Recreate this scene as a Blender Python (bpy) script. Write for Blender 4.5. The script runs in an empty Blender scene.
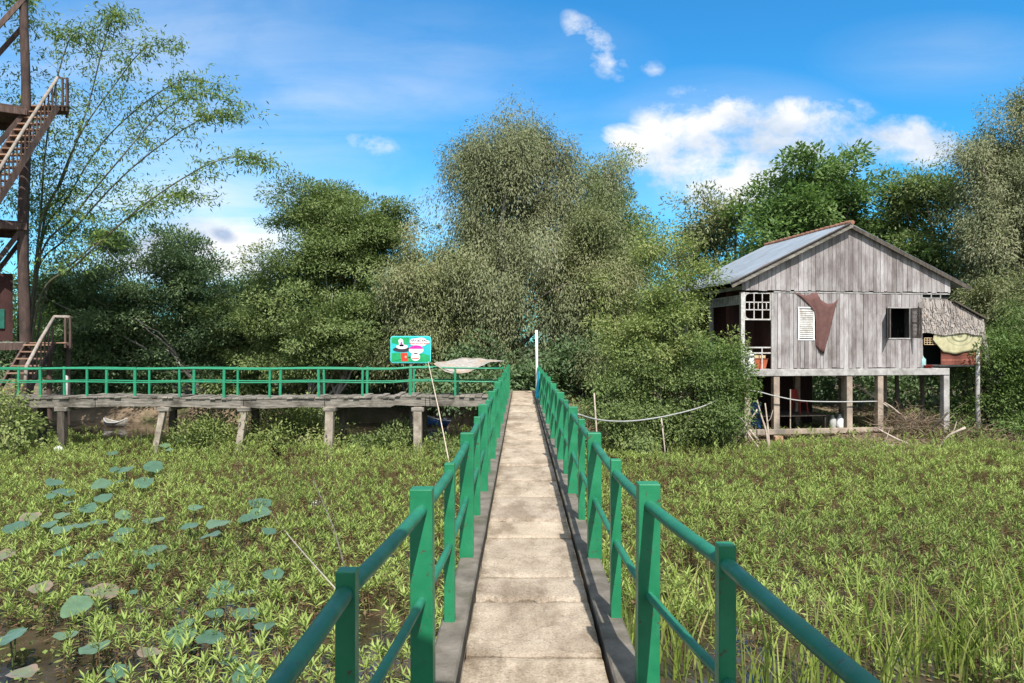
import bpy, math, random
import numpy as np
from mathutils import Vector

random.seed(4)
R = math.radians
S = bpy.context.scene
COL = S.collection

# ------------------------------------------------------------------ camera
F = 750.0
CAMX, CAMZ = -0.066, 1.6
VPX, HY = 521.0, 345.0
WATER = -1.9

def at(px, py, Y):
    """world point that a picture position shows at distance Y along the bridge axis"""
    return np.array([CAMX + (px - VPX) / F * Y, Y, CAMZ - (py - HY) / F * Y])

cam_d = bpy.data.cameras.new('camera')
cam = bpy.data.objects.new('camera', cam_d)
COL.objects.link(cam)
cam.location = (CAMX, 0, CAMZ)
cam_d.sensor_width = 36.0
cam_d.lens = F / 1024 * 36.0
cam.rotation_euler = (math.pi / 2 + math.atan((HY - 341.5) / F), 0, math.atan((VPX - 512) / F))
cam_d.clip_end = 6000
cam_d.clip_start = 0.05
S.camera = cam

# ------------------------------------------------------------------ node helpers
def newmat(name):
    m = bpy.data.materials.new(name)
    m.use_nodes = True
    nt = m.node_tree
    b = nt.nodes['Principled BSDF']
    return m, nt, b

def N(nt, typ, **kw):
    n = nt.nodes.new(typ)
    for k, v in kw.items():
        if k in n.inputs:
            n.inputs[k].default_value = v
        else:
            setattr(n, k, v)
    return n

def L(nt, a, b):
    nt.links.new(a, b)

def rgba(c):
    return (c[0], c[1], c[2], 1.0)

def ramp(nt, fac, stops, interp='LINEAR'):
    r = nt.nodes.new('ShaderNodeValToRGB')
    r.color_ramp.interpolation = interp
    els = r.color_ramp.elements
    while len(els) < len(stops):
        els.new(0.5)
    for e, (p, c) in zip(els, stops):
        e.position = p
        e.color = rgba(c) if len(c) == 3 else c
    L(nt, fac, r.inputs['Fac'])
    return r.outputs['Color']

def mixc(nt, fac, a, b, mode='MIX'):
    n = nt.nodes.new('ShaderNodeMix')
    n.data_type = 'RGBA'
    n.blend_type = mode
    for sock, v in ((n.inputs[0], fac), (n.inputs[6], a), (n.inputs[7], b)):
        if hasattr(v, 'is_linked') or hasattr(v, 'links'):
            L(nt, v, sock)
        else:
            sock.default_value = rgba(v) if isinstance(v, tuple) else v
    return n.outputs[2]

def noise(nt, scale, detail=4, rough=0.55, vec=None, stretch=None, coord='Object'):
    tc = nt.nodes.new('ShaderNodeTexCoord')
    v = tc.outputs[coord]
    if stretch:
        mp = nt.nodes.new('ShaderNodeMapping')
        mp.inputs['Scale'].default_value = stretch
        L(nt, v, mp.inputs['Vector'])
        v = mp.outputs[0]
    n = nt.nodes.new('ShaderNodeTexNoise')
    n.inputs['Scale'].default_value = scale
    n.inputs['Detail'].default_value = detail
    n.inputs['Roughness'].default_value = rough
    L(nt, v, n.inputs['Vector'])
    return n.outputs['Fac']

def bump(nt, b, height, strength=0.4, dist=0.02):
    n = nt.nodes.new('ShaderNodeBump')
    n.inputs['Strength'].default_value = strength
    n.inputs['Distance'].default_value = dist
    L(nt, height, n.inputs['Height'])
    L(nt, n.outputs[0], b.inputs['Normal'])

def attr(nt, name='tint'):
    a = nt.nodes.new('ShaderNodeAttribute')
    a.attribute_name = name
    return a.outputs['Fac']

def surf(name, c1, c2, scale=6, rough=0.8, bmp=0.3, stretch=None, spec=0.3, c3=None, s3=1.2, tint=0.0, metal=0.0, bscale=None, lo=0.35, hi=0.68):
    """a weathered surface: two tones broken by noise, a third for stains, per-piece tint"""
    m, nt, b = newmat(name)
    n1 = noise(nt, scale, 6, 0.62, stretch=stretch)
    c = ramp(nt, n1, [(lo, c1), (hi, c2)])
    if c3:
        n2 = noise(nt, s3, 5, 0.65)
        f = ramp(nt, n2, [(0.5, (0, 0, 0)), (0.66, (1, 1, 1))])
        c = mixc(nt, f, c, c3)
    if tint:
        t = attr(nt)
        f = ramp(nt, t, [(0.0, (1 - tint,) * 3), (1.0, (1 + tint * 0.6,) * 3)])
        c = mixc(nt, 1.0, c, f, 'MULTIPLY')
    L(nt, c, b.inputs['Base Color'])
    b.inputs['Roughness'].default_value = rough
    b.inputs['Specular IOR Level'].default_value = spec
    b.inputs['Metallic'].default_value = metal
    if bmp:
        bump(nt, b, noise(nt, bscale or scale * 3, 6, 0.7, stretch=stretch), bmp)
    return m

def leafmat(name, cols, rough=0.58, trans=0.3, spec=0.2):
    m, nt, b = newmat(name)
    t = attr(nt)
    k = len(cols)
    c = ramp(nt, t, [(i / max(1, k - 1), cc) for i, cc in enumerate(cols)])
    L(nt, c, b.inputs['Base Color'])
    b.inputs['Roughness'].default_value = rough
    b.inputs['Specular IOR Level'].default_value = spec
    tr = nt.nodes.new('ShaderNodeBsdfTranslucent')
    c2 = mixc(nt, 1.0, c, (1.05, 1.2, 0.72), 'MULTIPLY')
    L(nt, c2, tr.inputs['Color'])
    mx = nt.nodes.new('ShaderNodeMixShader')
    mx.inputs[0].default_value = trans
    L(nt, b.outputs[0], mx.inputs[1])
    L(nt, tr.outputs[0], mx.inputs[2])
    L(nt, mx.outputs[0], nt.nodes['Material Output'].inputs['Surface'])
    return m

# ------------------------------------------------------------------ mesh collector
class MB:
    def __init__(s):
        s.v, s.q, s.t, s.a, s.n = [], [], [], [], 0
        s.smooth = False

    def add(s, V, Q=None, T=None, tint=0.5):
        V = np.asarray(V, float).reshape(-1, 3)
        s.v.append(V)
        s.a.append(np.broadcast_to(np.asarray(tint, float), (len(V),)).copy())
        if Q is not None and len(Q):
            s.q.append(np.asarray(Q, int).reshape(-1, 4) + s.n)
        if T is not None and len(T):
            s.t.append(np.asarray(T, int).reshape(-1, 3) + s.n)
        s.n += len(V)
        return s

    def box(s, lo, hi, tint=0.5, top=None):
        x0, y0, z0 = lo
        x1, y1, z1 = hi
        V = [(x0, y0, z0), (x1, y0, z0), (x1, y1, z0), (x0, y1, z0), (x0, y0, z1), (x1, y0, z1), (x1, y1, z1), (x0, y1, z1)]
        Q = [(0, 3, 2, 1), (4, 5, 6, 7), (0, 1, 5, 4), (1, 2, 6, 5), (2, 3, 7, 6), (3, 0, 4, 7)]
        return s.add(V, Q, tint=tint)

    def bar(s, a, b, w, d, tint=0.5, up=(0, 0, 1)):
        """rectangular bar from a to b, w across, d along up"""
        a = np.asarray(a, float); b = np.asarray(b, float)
        t = (b - a) / np.linalg.norm(b - a)
        up = np.asarray(up, float)
        if abs(np.dot(t, up)) > 0.97:
            up = np.array([0, 1.0, 0])
        sx = np.cross(t, up); sx /= np.linalg.norm(sx)
        uz = np.cross(sx, t)
        V = []
        for p in (a, b):
            for i, j in ((-1, -1), (1, -1), (1, 1), (-1, 1)):
                V.append(p + sx * i * w / 2 + uz * j * d / 2)
        Q = [(3, 2, 1, 0), (4, 5, 6, 7), (0, 1, 5, 4), (1, 2, 6, 5), (2, 3, 7, 6), (3, 0, 4, 7)]
        return s.add(V, Q, tint=tint)

    def tube(s, P, r, n=8, tint=0.5, caps=True):
        P = np.asarray(P, float)
        k = len(P)
        r = np.broadcast_to(np.asarray(r, float), (k,))
        T = np.gradient(P, axis=0)
        T /= np.linalg.norm(T, axis=1)[:, None] + 1e-9
        ref = np.array([0.0, 0, 1.0]) if abs(T[0][2]) < 0.9 else np.array([1.0, 0, 0])
        V = np.zeros((k, n, 3))
        u = np.cross(T[0], ref); u /= np.linalg.norm(u)
        ang = np.linspace(0, 2 * math.pi, n, endpoint=False)
        for i in range(k):
            u = u - T[i] * np.dot(u, T[i]); u /= np.linalg.norm(u) + 1e-9
            w = np.cross(T[i], u)
            V[i] = P[i] + r[i] * (np.cos(ang)[:, None] * u + np.sin(ang)[:, None] * w)
        Q = []
        for i in range(k - 1):
            for j in range(n):
                j2 = (j + 1) % n
                Q.append((i * n + j, i * n + j2, (i + 1) * n + j2, (i + 1) * n + j))
        V = V.reshape(-1, 3)
        T3 = []
        if caps:
            V = np.vstack([V, P[0], P[-1]])
            c0, c1 = k * n, k * n + 1
            for j in range(n):
                j2 = (j + 1) % n
                T3.append((c0, j2, j)); T3.append((c1, (k - 1) * n + j, (k - 1) * n + j2))
        return s.add(V, Q, T3, tint=tint)

    def prism(s, poly, y0, y1, tint=0.5):
        """polygon in x,z extruded between two y values"""
        k = len(poly)
        V = [(p[0], y0, p[1]) for p in poly] + [(p[0], y1, p[1]) for p in poly]
        Q = [(i, (i + 1) % k, k + (i + 1) % k, k + i) for i in range(k)]
        T = [(0, i + 1, i) for i in range(1, k - 1)] + [(k, k + i, k + i + 1) for i in range(1, k - 1)]
        return s.add(V, Q, T, tint=tint)

    def grid(s, V, nx, ny, tint=0.5):
        i, j = np.meshgrid(np.arange(nx - 1), np.arange(ny - 1), indexing='ij')
        b = (i * ny + j).ravel()
        return s.add(V, np.stack([b, b + ny, b + ny + 1, b + 1], 1), tint=tint)

    def build(s, name, mat, parent=None, off=None, bevel=0.0, smooth=None, thick=0.0):
        V = np.vstack(s.v).astype(np.float32)
        if off is not None:
            V = V - np.asarray(off, np.float32)
        q = np.vstack(s.q) if s.q else np.zeros((0, 4), int)
        t = np.vstack(s.t) if s.t else np.zeros((0, 3), int)
        me = bpy.data.meshes.new(name)
        me.vertices.add(len(V))
        me.vertices.foreach_set('co', V.ravel())
        me.loops.add(q.size + t.size)
        me.loops.foreach_set('vertex_index', np.concatenate([q.ravel(), t.ravel()]).astype(np.int32))
        me.polygons.add(len(q) + len(t))
        st = np.concatenate([np.arange(len(q)) * 4, q.size + np.arange(len(t)) * 3]).astype(np.int32)
        me.polygons.foreach_set('loop_start', st)
        sm = s.smooth if smooth is None else smooth
        me.polygons.foreach_set('use_smooth', np.full(len(st), bool(sm)))
        me.update(calc_edges=True)
        a = me.attributes.new('tint', 'FLOAT', 'POINT')
        a.data.foreach_set('value', np.concatenate(s.a).astype(np.float32))
        me.materials.append(mat)
        o = bpy.data.objects.new(name, me)
        COL.objects.link(o)
        if parent is not None:
            o.parent = parent
        if bevel:
            md = o.modifiers.new('bevel', 'BEVEL')
            md.width = bevel; md.segments = 2; md.limit_method = 'ANGLE'
        if thick:
            md = o.modifiers.new('solidify', 'SOLIDIFY')
            md.thickness = thick; md.offset = 0
        return o

def tag(o, label=None, cat=None, group=None, kind=None):
    if label: o['label'] = label
    if cat: o['category'] = cat
    if group: o['group'] = group
    if kind: o['kind'] = kind
    return o

def root(name, label, cat, loc=(0, 0, 0), rz=0.0, group=None):
    o = bpy.data.objects.new(name, None)
    o.empty_display_size = 0.3
    COL.objects.link(o)
    o.location = [float(c) for c in loc]
    o.rotation_euler = (0, 0, rz)
    return tag(o, label, cat, group)

def copy_tree(o, parent=None):
    c = o.copy()
    COL.objects.link(c)
    c.parent = parent
    for ch in list(o.children):
        copy_tree(ch, c)
    return c

def unit(v):
    return v / (np.linalg.norm(v, axis=-1, keepdims=True) + 1e-9)

# smooth lattice noise for placing plants
_rs = np.random.RandomState(11)
_LAT = _rs.rand(256, 256)
def vnoise(x, y, sc):
    x = np.asarray(x) / sc; y = np.asarray(y) / sc
    xi = np.floor(x).astype(int); yi = np.floor(y).astype(int)
    fx = x - xi; fy = y - yi
    fx = fx * fx * (3 - 2 * fx); fy = fy * fy * (3 - 2 * fy)
    g = lambda i, j: _LAT[i % 256, j % 256]
    return (g(xi, yi) * (1 - fx) + g(xi + 1, yi) * fx) * (1 - fy) + (g(xi, yi + 1) * (1 - fx) + g(xi + 1, yi + 1) * fx) * fy

def fbm(x, y, sc):
    return 0.55 * vnoise(x, y, sc) + 0.3 * vnoise(x + 31.7, y + 9.1, sc / 2.1) + 0.15 * vnoise(x + 7.7, y + 55.1, sc / 4.3)

# ------------------------------------------------------------------ materials
M = {}
def deckmat():
    m, nt, b = newmat('deck_concrete')
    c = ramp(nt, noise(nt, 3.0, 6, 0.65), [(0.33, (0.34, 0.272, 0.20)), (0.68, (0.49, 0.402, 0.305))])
    g = ramp(nt, noise(nt, 75, 3, 0.75), [(0.32, (0.60, 0.58, 0.55)), (0.5, (1, 1, 1)), (0.70, (1.25, 1.24, 1.22))])
    c = mixc(nt, 1.0, c, g, 'MULTIPLY')
    st = ramp(nt, noise(nt, 1.7, 7, 0.7, stretch=(1.6, 0.7, 1)), [(0.40, (0.66, 0.63, 0.60)), (0.55, (1.03, 1.03, 1.03))])
    c = mixc(nt, 1.0, c, st, 'MULTIPLY')
    f = ramp(nt, attr(nt), [(0.0, (0.80, 0.80, 0.82)), (1.0, (1.10, 1.10, 1.08))])
    c = mixc(nt, 1.0, c, f, 'MULTIPLY')
    tcd = nt.nodes.new('ShaderNodeTexCoord'); sx_ = nt.nodes.new('ShaderNodeSeparateXYZ'); L(nt, tcd.outputs['Object'], sx_.inputs[0])
    ab = N(nt, 'ShaderNodeMath', operation='ABSOLUTE'); L(nt, sx_.outputs['X'], ab.inputs[0])
    nn_ = N(nt, 'ShaderNodeMath', operation='MULTIPLY_ADD'); L(nt, noise(nt, 5, 6, 0.7), nn_.inputs[0]); nn_.inputs[1].default_value = 0.28; L(nt, ab.outputs[0], nn_.inputs[2])
    dm = ramp(nt, nn_.outputs[0], [(0.44, (1, 1, 1)), (0.53, (0.50, 0.47, 0.40))])
    c = mixc(nt, 1.0, c, dm, 'MULTIPLY')
    vo = nt.nodes.new('ShaderNodeTexVoronoi'); vo.feature = 'DISTANCE_TO_EDGE'; vo.inputs['Scale'].default_value = 0.7
    dmix = nt.nodes.new('ShaderNodeVectorMath'); dmix.operation = 'ADD'
    nzc = nt.nodes.new('ShaderNodeTexNoise'); nzc.inputs['Scale'].default_value = 4; nzc.inputs['Detail'].default_value = 6; L(nt, tcd.outputs['Object'], nzc.inputs['Vector'])
    scn = N(nt, 'ShaderNodeVectorMath', operation='SCALE'); scn.inputs['Scale'].default_value = 0.45; L(nt, nzc.outputs['Color'], scn.inputs[0])
    L(nt, tcd.outputs['Object'], dmix.inputs[0]); L(nt, scn.outputs[0], dmix.inputs[1]); L(nt, dmix.outputs[0], vo.inputs['Vector'])
    ck = ramp(nt, vo.outputs['Distance'], [(0.003, (0.35, 0.32, 0.28)), (0.010, (1, 1, 1))])
    c = mixc(nt, 0.28, c, mixc(nt, 1.0, c, ck, 'MULTIPLY'))
    L(nt, c, b.inputs['Base Color'])
    b.inputs['Roughness'].default_value = 0.92
    b.inputs['Specular IOR Level'].default_value = 0.2
    bump(nt, b, noise(nt, 45, 6, 0.75), 0.6, 0.012)
    return m
M['deck'] = deckmat()
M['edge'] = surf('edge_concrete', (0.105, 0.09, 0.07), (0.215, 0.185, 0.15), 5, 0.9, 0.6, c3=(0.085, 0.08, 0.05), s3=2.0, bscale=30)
def paint(name, c1, c2, scuff, sc=4):
    m, nt, b = newmat(name)
    c = ramp(nt, noise(nt, sc, 5, 0.6), [(0.32, c1), (0.68, c2)])
    f = ramp(nt, noise(nt, 11, 8, 0.75, stretch=(1, 1, 0.45)), [(0.56, (0, 0, 0)), (0.70, (0.55,) * 3)])
    c = mixc(nt, f, c, scuff)
    r = ramp(nt, noise(nt, 30, 6, 0.7), [(0.615, (0, 0, 0)), (0.65, (0.9,) * 3)])
    c = mixc(nt, r, c, (0.075, 0.05, 0.03))
    L(nt, c, b.inputs['Base Color'])
    L(nt, ramp(nt, noise(nt, 8, 5, 0.6), [(0.3, (0.30,) * 3), (0.7, (0.55,) * 3)]), b.inputs['Roughness'])
    bump(nt, b, noise(nt, 22, 5, 0.7), 0.25, 0.004)
    return m
M['green'] = paint('green_paint', (0.010, 0.150, 0.062), (0.016, 0.215, 0.092), (0.045, 0.215, 0.125))
M['rail'] = paint('rail_paint', (0.011, 0.125, 0.070), (0.020, 0.190, 0.105), (0.07, 0.20, 0.14), 5)
M['rail_far'] = surf('far_rail_paint', (0.016, 0.20, 0.095), (0.025, 0.26, 0.135), 5, 0.4, 0.0, spec=0.5)
M['oldwood'] = surf('grey_timber', (0.13, 0.115, 0.095), (0.36, 0.325, 0.275), 3, 0.92, 0.6, stretch=(0.7, 6, 6), c3=(0.075, 0.065, 0.05), s3=1.1, tint=0.25)
M['pilecon'] = surf('pile_concrete', (0.24, 0.20, 0.16), (0.42, 0.36, 0.29), 4, 0.92, 0.5, c3=(0.16, 0.13, 0.10), s3=1.6)
M['darkpile'] = surf('dark_pile_wood', (0.05, 0.042, 0.034), (0.12, 0.10, 0.08), 4, 0.92, 0.5, stretch=(4, 4, 0.6))
M['stilt'] = surf('stilt_concrete', (0.27, 0.205, 0.16), (0.44, 0.355, 0.28), 3, 0.9, 0.5, c3=(0.18, 0.155, 0.13), s3=1.2)

def plankmat(name, cols, tint_amt=1.0):
    m, nt, b = newmat(name)
    t = attr(nt)
    base = ramp(nt, t, cols)
    n1 = noise(nt, 5.0, 8, 0.75, stretch=(13, 13, 0.45))
    f = ramp(nt, n1, [(0.30, (0.34, 0.31, 0.32)), (0.44, (0.80, 0.78, 0.80)), (0.56, (0.98, 0.97, 0.98)), (0.72, (1.22, 1.22, 1.24))])
    c = mixc(nt, 1.0, base, f, 'MULTIPLY')
    n2 = noise(nt, 1.3, 5, 0.7, stretch=(1.5, 1.5, 0.6))
    f2 = ramp(nt, n2, [(0.40, (0.66, 0.62, 0.61)), (0.56, (1.06, 1.06, 1.06))])
    c = mixc(nt, 1.0, c, f2, 'MULTIPLY')
    L(nt, c, b.inputs['Base Color'])
    b.inputs['Roughness'].default_value = 0.85
    b.inputs['Specular IOR Level'].default_value = 0.25
    bump(nt, b, noise(nt, 9, 8, 0.75, stretch=(9, 9, 0.4)), 0.5, 0.02)
    return m
M['plank'] = plankmat('weathered_planks', [(0.0, (0.215, 0.192, 0.178)), (0.35, (0.325, 0.300, 0.285)), (0.7, (0.41, 0.385, 0.37)), (1.0, (0.52, 0.495, 0.48))])
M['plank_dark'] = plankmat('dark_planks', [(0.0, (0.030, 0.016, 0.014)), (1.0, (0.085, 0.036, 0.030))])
M['plank_red'] = plankmat('red_brown_boards', [(0.0, (0.15, 0.05, 0.035)), (1.0, (0.30, 0.11, 0.075))])
M['tower'] = surf('tower_timber', (0.065, 0.042, 0.035), (0.14, 0.092, 0.074), 3, 0.9, 0.5, stretch=(4, 4, 0.7), c3=(0.05, 0.036, 0.032), s3=1.0, tint=0.3)
M['tread'] = surf('tread_timber', (0.22, 0.12, 0.08), (0.42, 0.27, 0.18), 4, 0.9, 0.4, stretch=(0.7, 4, 4), tint=0.25)
M['handrail'] = surf('handrail_pole', (0.21, 0.17, 0.14), (0.36, 0.31, 0.26), 5, 0.85, 0.4)
M['whitewood'] = surf('flaking_white_wood', (0.40, 0.38, 0.35), (0.62, 0.60, 0.57), 8, 0.7, 0.2, c3=(0.35, 0.30, 0.26), s3=5)
M['greywood'] = surf('house_grey_wood', (0.24, 0.225, 0.21), (0.46, 0.44, 0.42), 4, 0.88, 0.4, stretch=(1, 1, 1))
M['dark'] = surf('interior_shade', (0.006, 0.008, 0.007), (0.012, 0.016, 0.013), 3, 0.9, 0)  # near-black colour stands in for shade inside the openings
M['shut'] = surf('shutter_wood', (0.07, 0.055, 0.05), (0.145, 0.115, 0.105), 6, 0.8, 0.3)
def roofmat():
    m, nt, b = newmat('corrugated_sheet')
    n1 = noise(nt, 1.6, 5, 0.6, stretch=(0.5, 2.5, 0.5))
    c = ramp(nt, n1, [(0.3, (0.20, 0.235, 0.265)), (0.7, (0.33, 0.375, 0.42))])
    n2 = noise(nt, 2.2, 6, 0.7, stretch=(0.8, 2.0, 1))
    f = ramp(nt, n2, [(0.56, (0, 0, 0)), (0.70, (0.8, 0.8, 0.8))])
    c = mixc(nt, f, c, (0.22, 0.12, 0.075))
    L(nt, c, b.inputs['Base Color'])
    b.inputs['Roughness'].default_value = 0.45
    b.inputs['Metallic'].default_value = 0.25
    return m
M['roof'] = roofmat()
M['rust'] = surf('rusty_ridge', (0.24, 0.10, 0.06), (0.40, 0.21, 0.14), 5, 0.85, 0.3)
def thatchmat():
    m, nt, b = newmat('nipa_thatch')
    t = attr(nt)
    c = ramp(nt, t, [(0.0, (0.09, 0.07, 0.06)), (0.4, (0.24, 0.205, 0.18)), (0.8, (0.38, 0.345, 0.315)), (1.0, (0.42, 0.31, 0.22))])
    L(nt, c, b.inputs['Base Color'])
    b.inputs['Roughness'].default_value = 0.9
    return m
M['thatch'] = thatchmat()
M['bark'] = surf('bark', (0.09, 0.075, 0.062), (0.22, 0.19, 0.165), 5, 0.95, 0.7, stretch=(3, 3, 0.6))
M['bark_pale'] = surf('pale_bark', (0.26, 0.23, 0.205), (0.50, 0.46, 0.42), 5, 0.9, 0.5, stretch=(3, 3, 0.6))
M['stick'] = surf('dry_stick', (0.30, 0.235, 0.185), (0.50, 0.42, 0.35), 6, 0.9, 0.3)
M['cane'] = surf('bamboo_cane', (0.055, 0.06, 0.035), (0.13, 0.12, 0.07), 5, 0.5, 0.1)
M['l_dark'] = leafmat('leaf_dark', [(0.072, 0.115, 0.055), (0.1296, 0.1938, 0.0875), (0.228, 0.2937, 0.15)])
M['l_mid'] = leafmat('leaf_mid', [(0.0918, 0.1344, 0.0475), (0.177, 0.2304, 0.08), (0.2934, 0.342, 0.1475)])
M['l_olive'] = leafmat('leaf_olive', [(0.0884, 0.1135, 0.0476), (0.1794, 0.2046, 0.0896), (0.2795, 0.2904, 0.14), (0.312, 0.2508, 0.168)])
M['l_grey'] = leafmat('leaf_grey', [(0.0792, 0.1003, 0.0493), (0.165, 0.1848, 0.0928), (0.2574, 0.2706, 0.145), (0.297, 0.2442, 0.174)], trans=0.22)
M['l_bright'] = leafmat('leaf_bright', [(0.0605, 0.115, 0.0345), (0.1265, 0.2024, 0.0598), (0.2145, 0.2852, 0.1035)], trans=0.35)
M['l_bush'] = leafmat('leaf_bush', [(0.0896, 0.1334, 0.0418), (0.177, 0.2262, 0.0696), (0.289, 0.3306, 0.116), (0.2912, 0.2436, 0.1334)])
M['l_fresh'] = leafmat('leaf_fresh', [(0.0648, 0.1173, 0.033), (0.1296, 0.1938, 0.055), (0.2268, 0.2958, 0.099)], trans=0.33)
M['l_bamboo'] = leafmat('leaf_bamboo', [(0.069, 0.1188, 0.0352), (0.1656, 0.2376, 0.0605), (0.2944, 0.378, 0.0935)], trans=0.4)
M['l_weed'] = leafmat('leaf_weed', [(0.2132, 0.1188, 0.07), (0.156, 0.1342, 0.06), (0.1747, 0.2332, 0.062), (0.2756, 0.3498, 0.09), (0.3952, 0.4675, 0.15)], trans=0.25)
M['l_reed'] = leafmat('leaf_reed', [(0.06, 0.075, 0.03), (0.15, 0.205, 0.04), (0.27, 0.335, 0.065), (0.36, 0.34, 0.13)], trans=0.35)
M['l_dry'] = leafmat('leaf_dry', [(0.07, 0.045, 0.03), (0.16, 0.115, 0.075), (0.28, 0.21, 0.14)], trans=0.1)

def lotusmat():
    m, nt, b = newmat('lotus_leaf')
    t = attr(nt)
    c = ramp(nt, t, [(0.0, (0.024, 0.078, 0.040)), (0.5, (0.050, 0.120, 0.066)), (0.8, (0.095, 0.155, 0.065)), (0.88, (0.15, 0.115, 0.065)), (1.0, (0.19, 0.135, 0.09))])
    n1 = noise(nt, 7, 4, 0.6)
    f = ramp(nt, n1, [(0.3, (0.70, 0.72, 0.70)), (0.7, (1.25, 1.2, 1.15))])
    c = mixc(nt, 1.0, c, f, 'MULTIPLY')
    L(nt, c, b.inputs['Base Color'])
    b.inputs['Roughness'].default_value = 0.5
    b.inputs['Sheen Weight'].default_value = 0.25
    return m
M['lotus'] = lotusmat()
M['stalk'] = surf('lotus_stalk', (0.06, 0.09, 0.03), (0.11, 0.14, 0.05), 9, 0.6, 0)

def watermat():
    m, nt, b = newmat('marsh_water')
    n1 = noise(nt, 0.9, 6, 0.65)
    f = ramp(nt, n1, [(0.40, (0.030, 0.023, 0.014)), (0.66, (0.085, 0.062, 0.038))])
    L(nt, f, b.inputs['Base Color'])
    n3 = noise(nt, 2.0, 5, 0.6)
    r = ramp(nt, n3, [(0.45, (0.04,) * 3), (0.7, (0.25,) * 3)])
    L(nt, r, b.inputs['Roughness'])
    b.inputs['Specular IOR Level'].default_value = 0.5
    bump(nt, b, noise(nt, 6, 3, 0.5), 0.05, 0.02)
    return m
M['water'] = watermat()
M['ground'] = surf('bank_earth', (0.10, 0.072, 0.047), (0.24, 0.175, 0.115), 0.9, 0.95, 0.6, c3=(0.075, 0.085, 0.03), s3=0.6, bscale=9)
def plain(name, c, rough=0.6, var=0.25, sc=6, spec=0.3):
    return surf(name, tuple(x * (1 - var) for x in c), tuple(min(1, x * (1 + var * 0.6)) for x in c), sc, rough, 0.1, spec=spec)
M['cloth_brown'] = plain('brown_cloth', (0.135, 0.066, 0.058), 0.9, 0.2)
M['cloth_blue'] = plain('turquoise_cloth', (0.01, 0.38, 0.52), 0.85, 0.2)
M['white'] = plain('white_paint', (0.75, 0.75, 0.73), 0.5, 0.1)
M['pvc'] = plain('pvc_pipe', (0.42, 0.41, 0.39), 0.45, 0.15)
M['orange'] = plain('orange_plastic', (0.44, 0.115, 0.055), 0.5, 0.15)
M['redp'] = plain('red_plastic', (0.34, 0.035, 0.028), 0.5, 0.15)
M['cream'] = plain('cream_box', (0.62, 0.45, 0.26), 0.7, 0.15)
M['teal'] = plain('teal_jug', (0.30, 0.50, 0.50), 0.4, 0.15)
M['blueboat'] = plain('blue_boat_paint', (0.035, 0.10, 0.26), 0.5, 0.25)
M['brick'] = surf('pier_brick', (0.30, 0.16, 0.10), (0.52, 0.36, 0.22), 6, 0.9, 0.4)
M['rope'] = plain('rope', (0.38, 0.34, 0.27), 0.9, 0.2)
M['bamboo_pole'] = plain('dry_bamboo', (0.50, 0.42, 0.32), 0.7, 0.2)
M['sign_teal'] = surf('sign_sky', (0.02, 0.32, 0.30), (0.03, 0.50, 0.52), 1.2, 0.45, 0)
M['sign_green'] = plain('sign_grass', (0.02, 0.33, 0.12), 0.45, 0.2)
M['panel'] = plain('faded_green_panel', (0.015, 0.12, 0.085), 0.7, 0.25)
M['sign_aqua'] = plain('sign_edge', (0.10, 0.62, 0.62), 0.45, 0.1)
M['sign_dark'] = plain('sign_dark', (0.035, 0.035, 0.05), 0.5, 0.2)
M['sign_pink'] = plain('sign_pink', (0.58, 0.035, 0.34), 0.5, 0.2)
M['sign_white'] = plain('sign_white', (0.80, 0.80, 0.80), 0.5, 0.05)
M['sign_red'] = plain('sign_red', (0.62, 0.05, 0.03), 0.5, 0.15)
M['ink'] = plain('sign_ink', (0.09, 0.01, 0.02), 0.5, 0.1)
def clothmat():
    """faded yellow cloth with a printed ring pattern"""
    m, nt, b = newmat('yellow_cloth')
    tc = nt.nodes.new('ShaderNodeTexCoord')
    mp = N(nt, 'ShaderNodeMapping')
    mp.inputs['Location'].default_value = (0.0, 0, 0.0)
    mp.inputs['Scale'].default_value = (1.0, 0.0, 1.6)
    L(nt, tc.outputs['Object'], mp.inputs['Vector'])
    ln = N(nt, 'ShaderNodeVectorMath', operation='LENGTH')
    L(nt, mp.outputs[0], ln.inputs[0])
    mu = N(nt, 'ShaderNodeMath', operation='MULTIPLY'); mu.inputs[1].default_value = 26
    L(nt, ln.outputs['Value'], mu.inputs[0])
    sn = N(nt, 'ShaderNodeMath', operation='SINE')
    L(nt, mu.outputs[0], sn.inputs[0])
    f = ramp(nt, sn.outputs[0], [(0.25, (0, 0, 0)), (0.8, (1, 1, 1))])
    far = ramp(nt, ln.outputs['Value'], [(0.50, (1, 1, 1)), (0.56, (0, 0, 0))])
    f = mixc(nt, 1.0, f, far, 'MULTIPLY')
    n1 = noise(nt, 5, 5, 0.6)
    base = ramp(nt, n1, [(0.3, (0.33, 0.30, 0.17)), (0.7, (0.50, 0.46, 0.28))])
    c = mixc(nt, f, base, (0.17, 0.18, 0.11))
    L(nt, c, b.inputs['Base Color'])
    b.inputs['Roughness'].default_value = 0.9
    return m
M['cloth_yellow'] = clothmat()
M['tarp'] = surf('faded_tarp', (0.24, 0.215, 0.19), (0.42, 0.39, 0.35), 7, 0.9, 0.4, c3=(0.40, 0.235, 0.11), s3=1.3)

# ------------------------------------------------------------------ sun and sky
SUN = unit(np.array([0.142, -0.60, 0.785]))
elev = math.asin(SUN[2])
sd = bpy.data.lights.new('sun', 'SUN')
so = bpy.data.objects.new('sun', sd)
COL.objects.link(so)
sd.energy = 3.9
sd.angle = R(0.55)
sd.color = (1.0, 0.965, 0.91)
so.rotation_euler = Vector(SUN).to_track_quat('Z', 'Y').to_euler()
so.location = (8, -18, 36)

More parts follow.
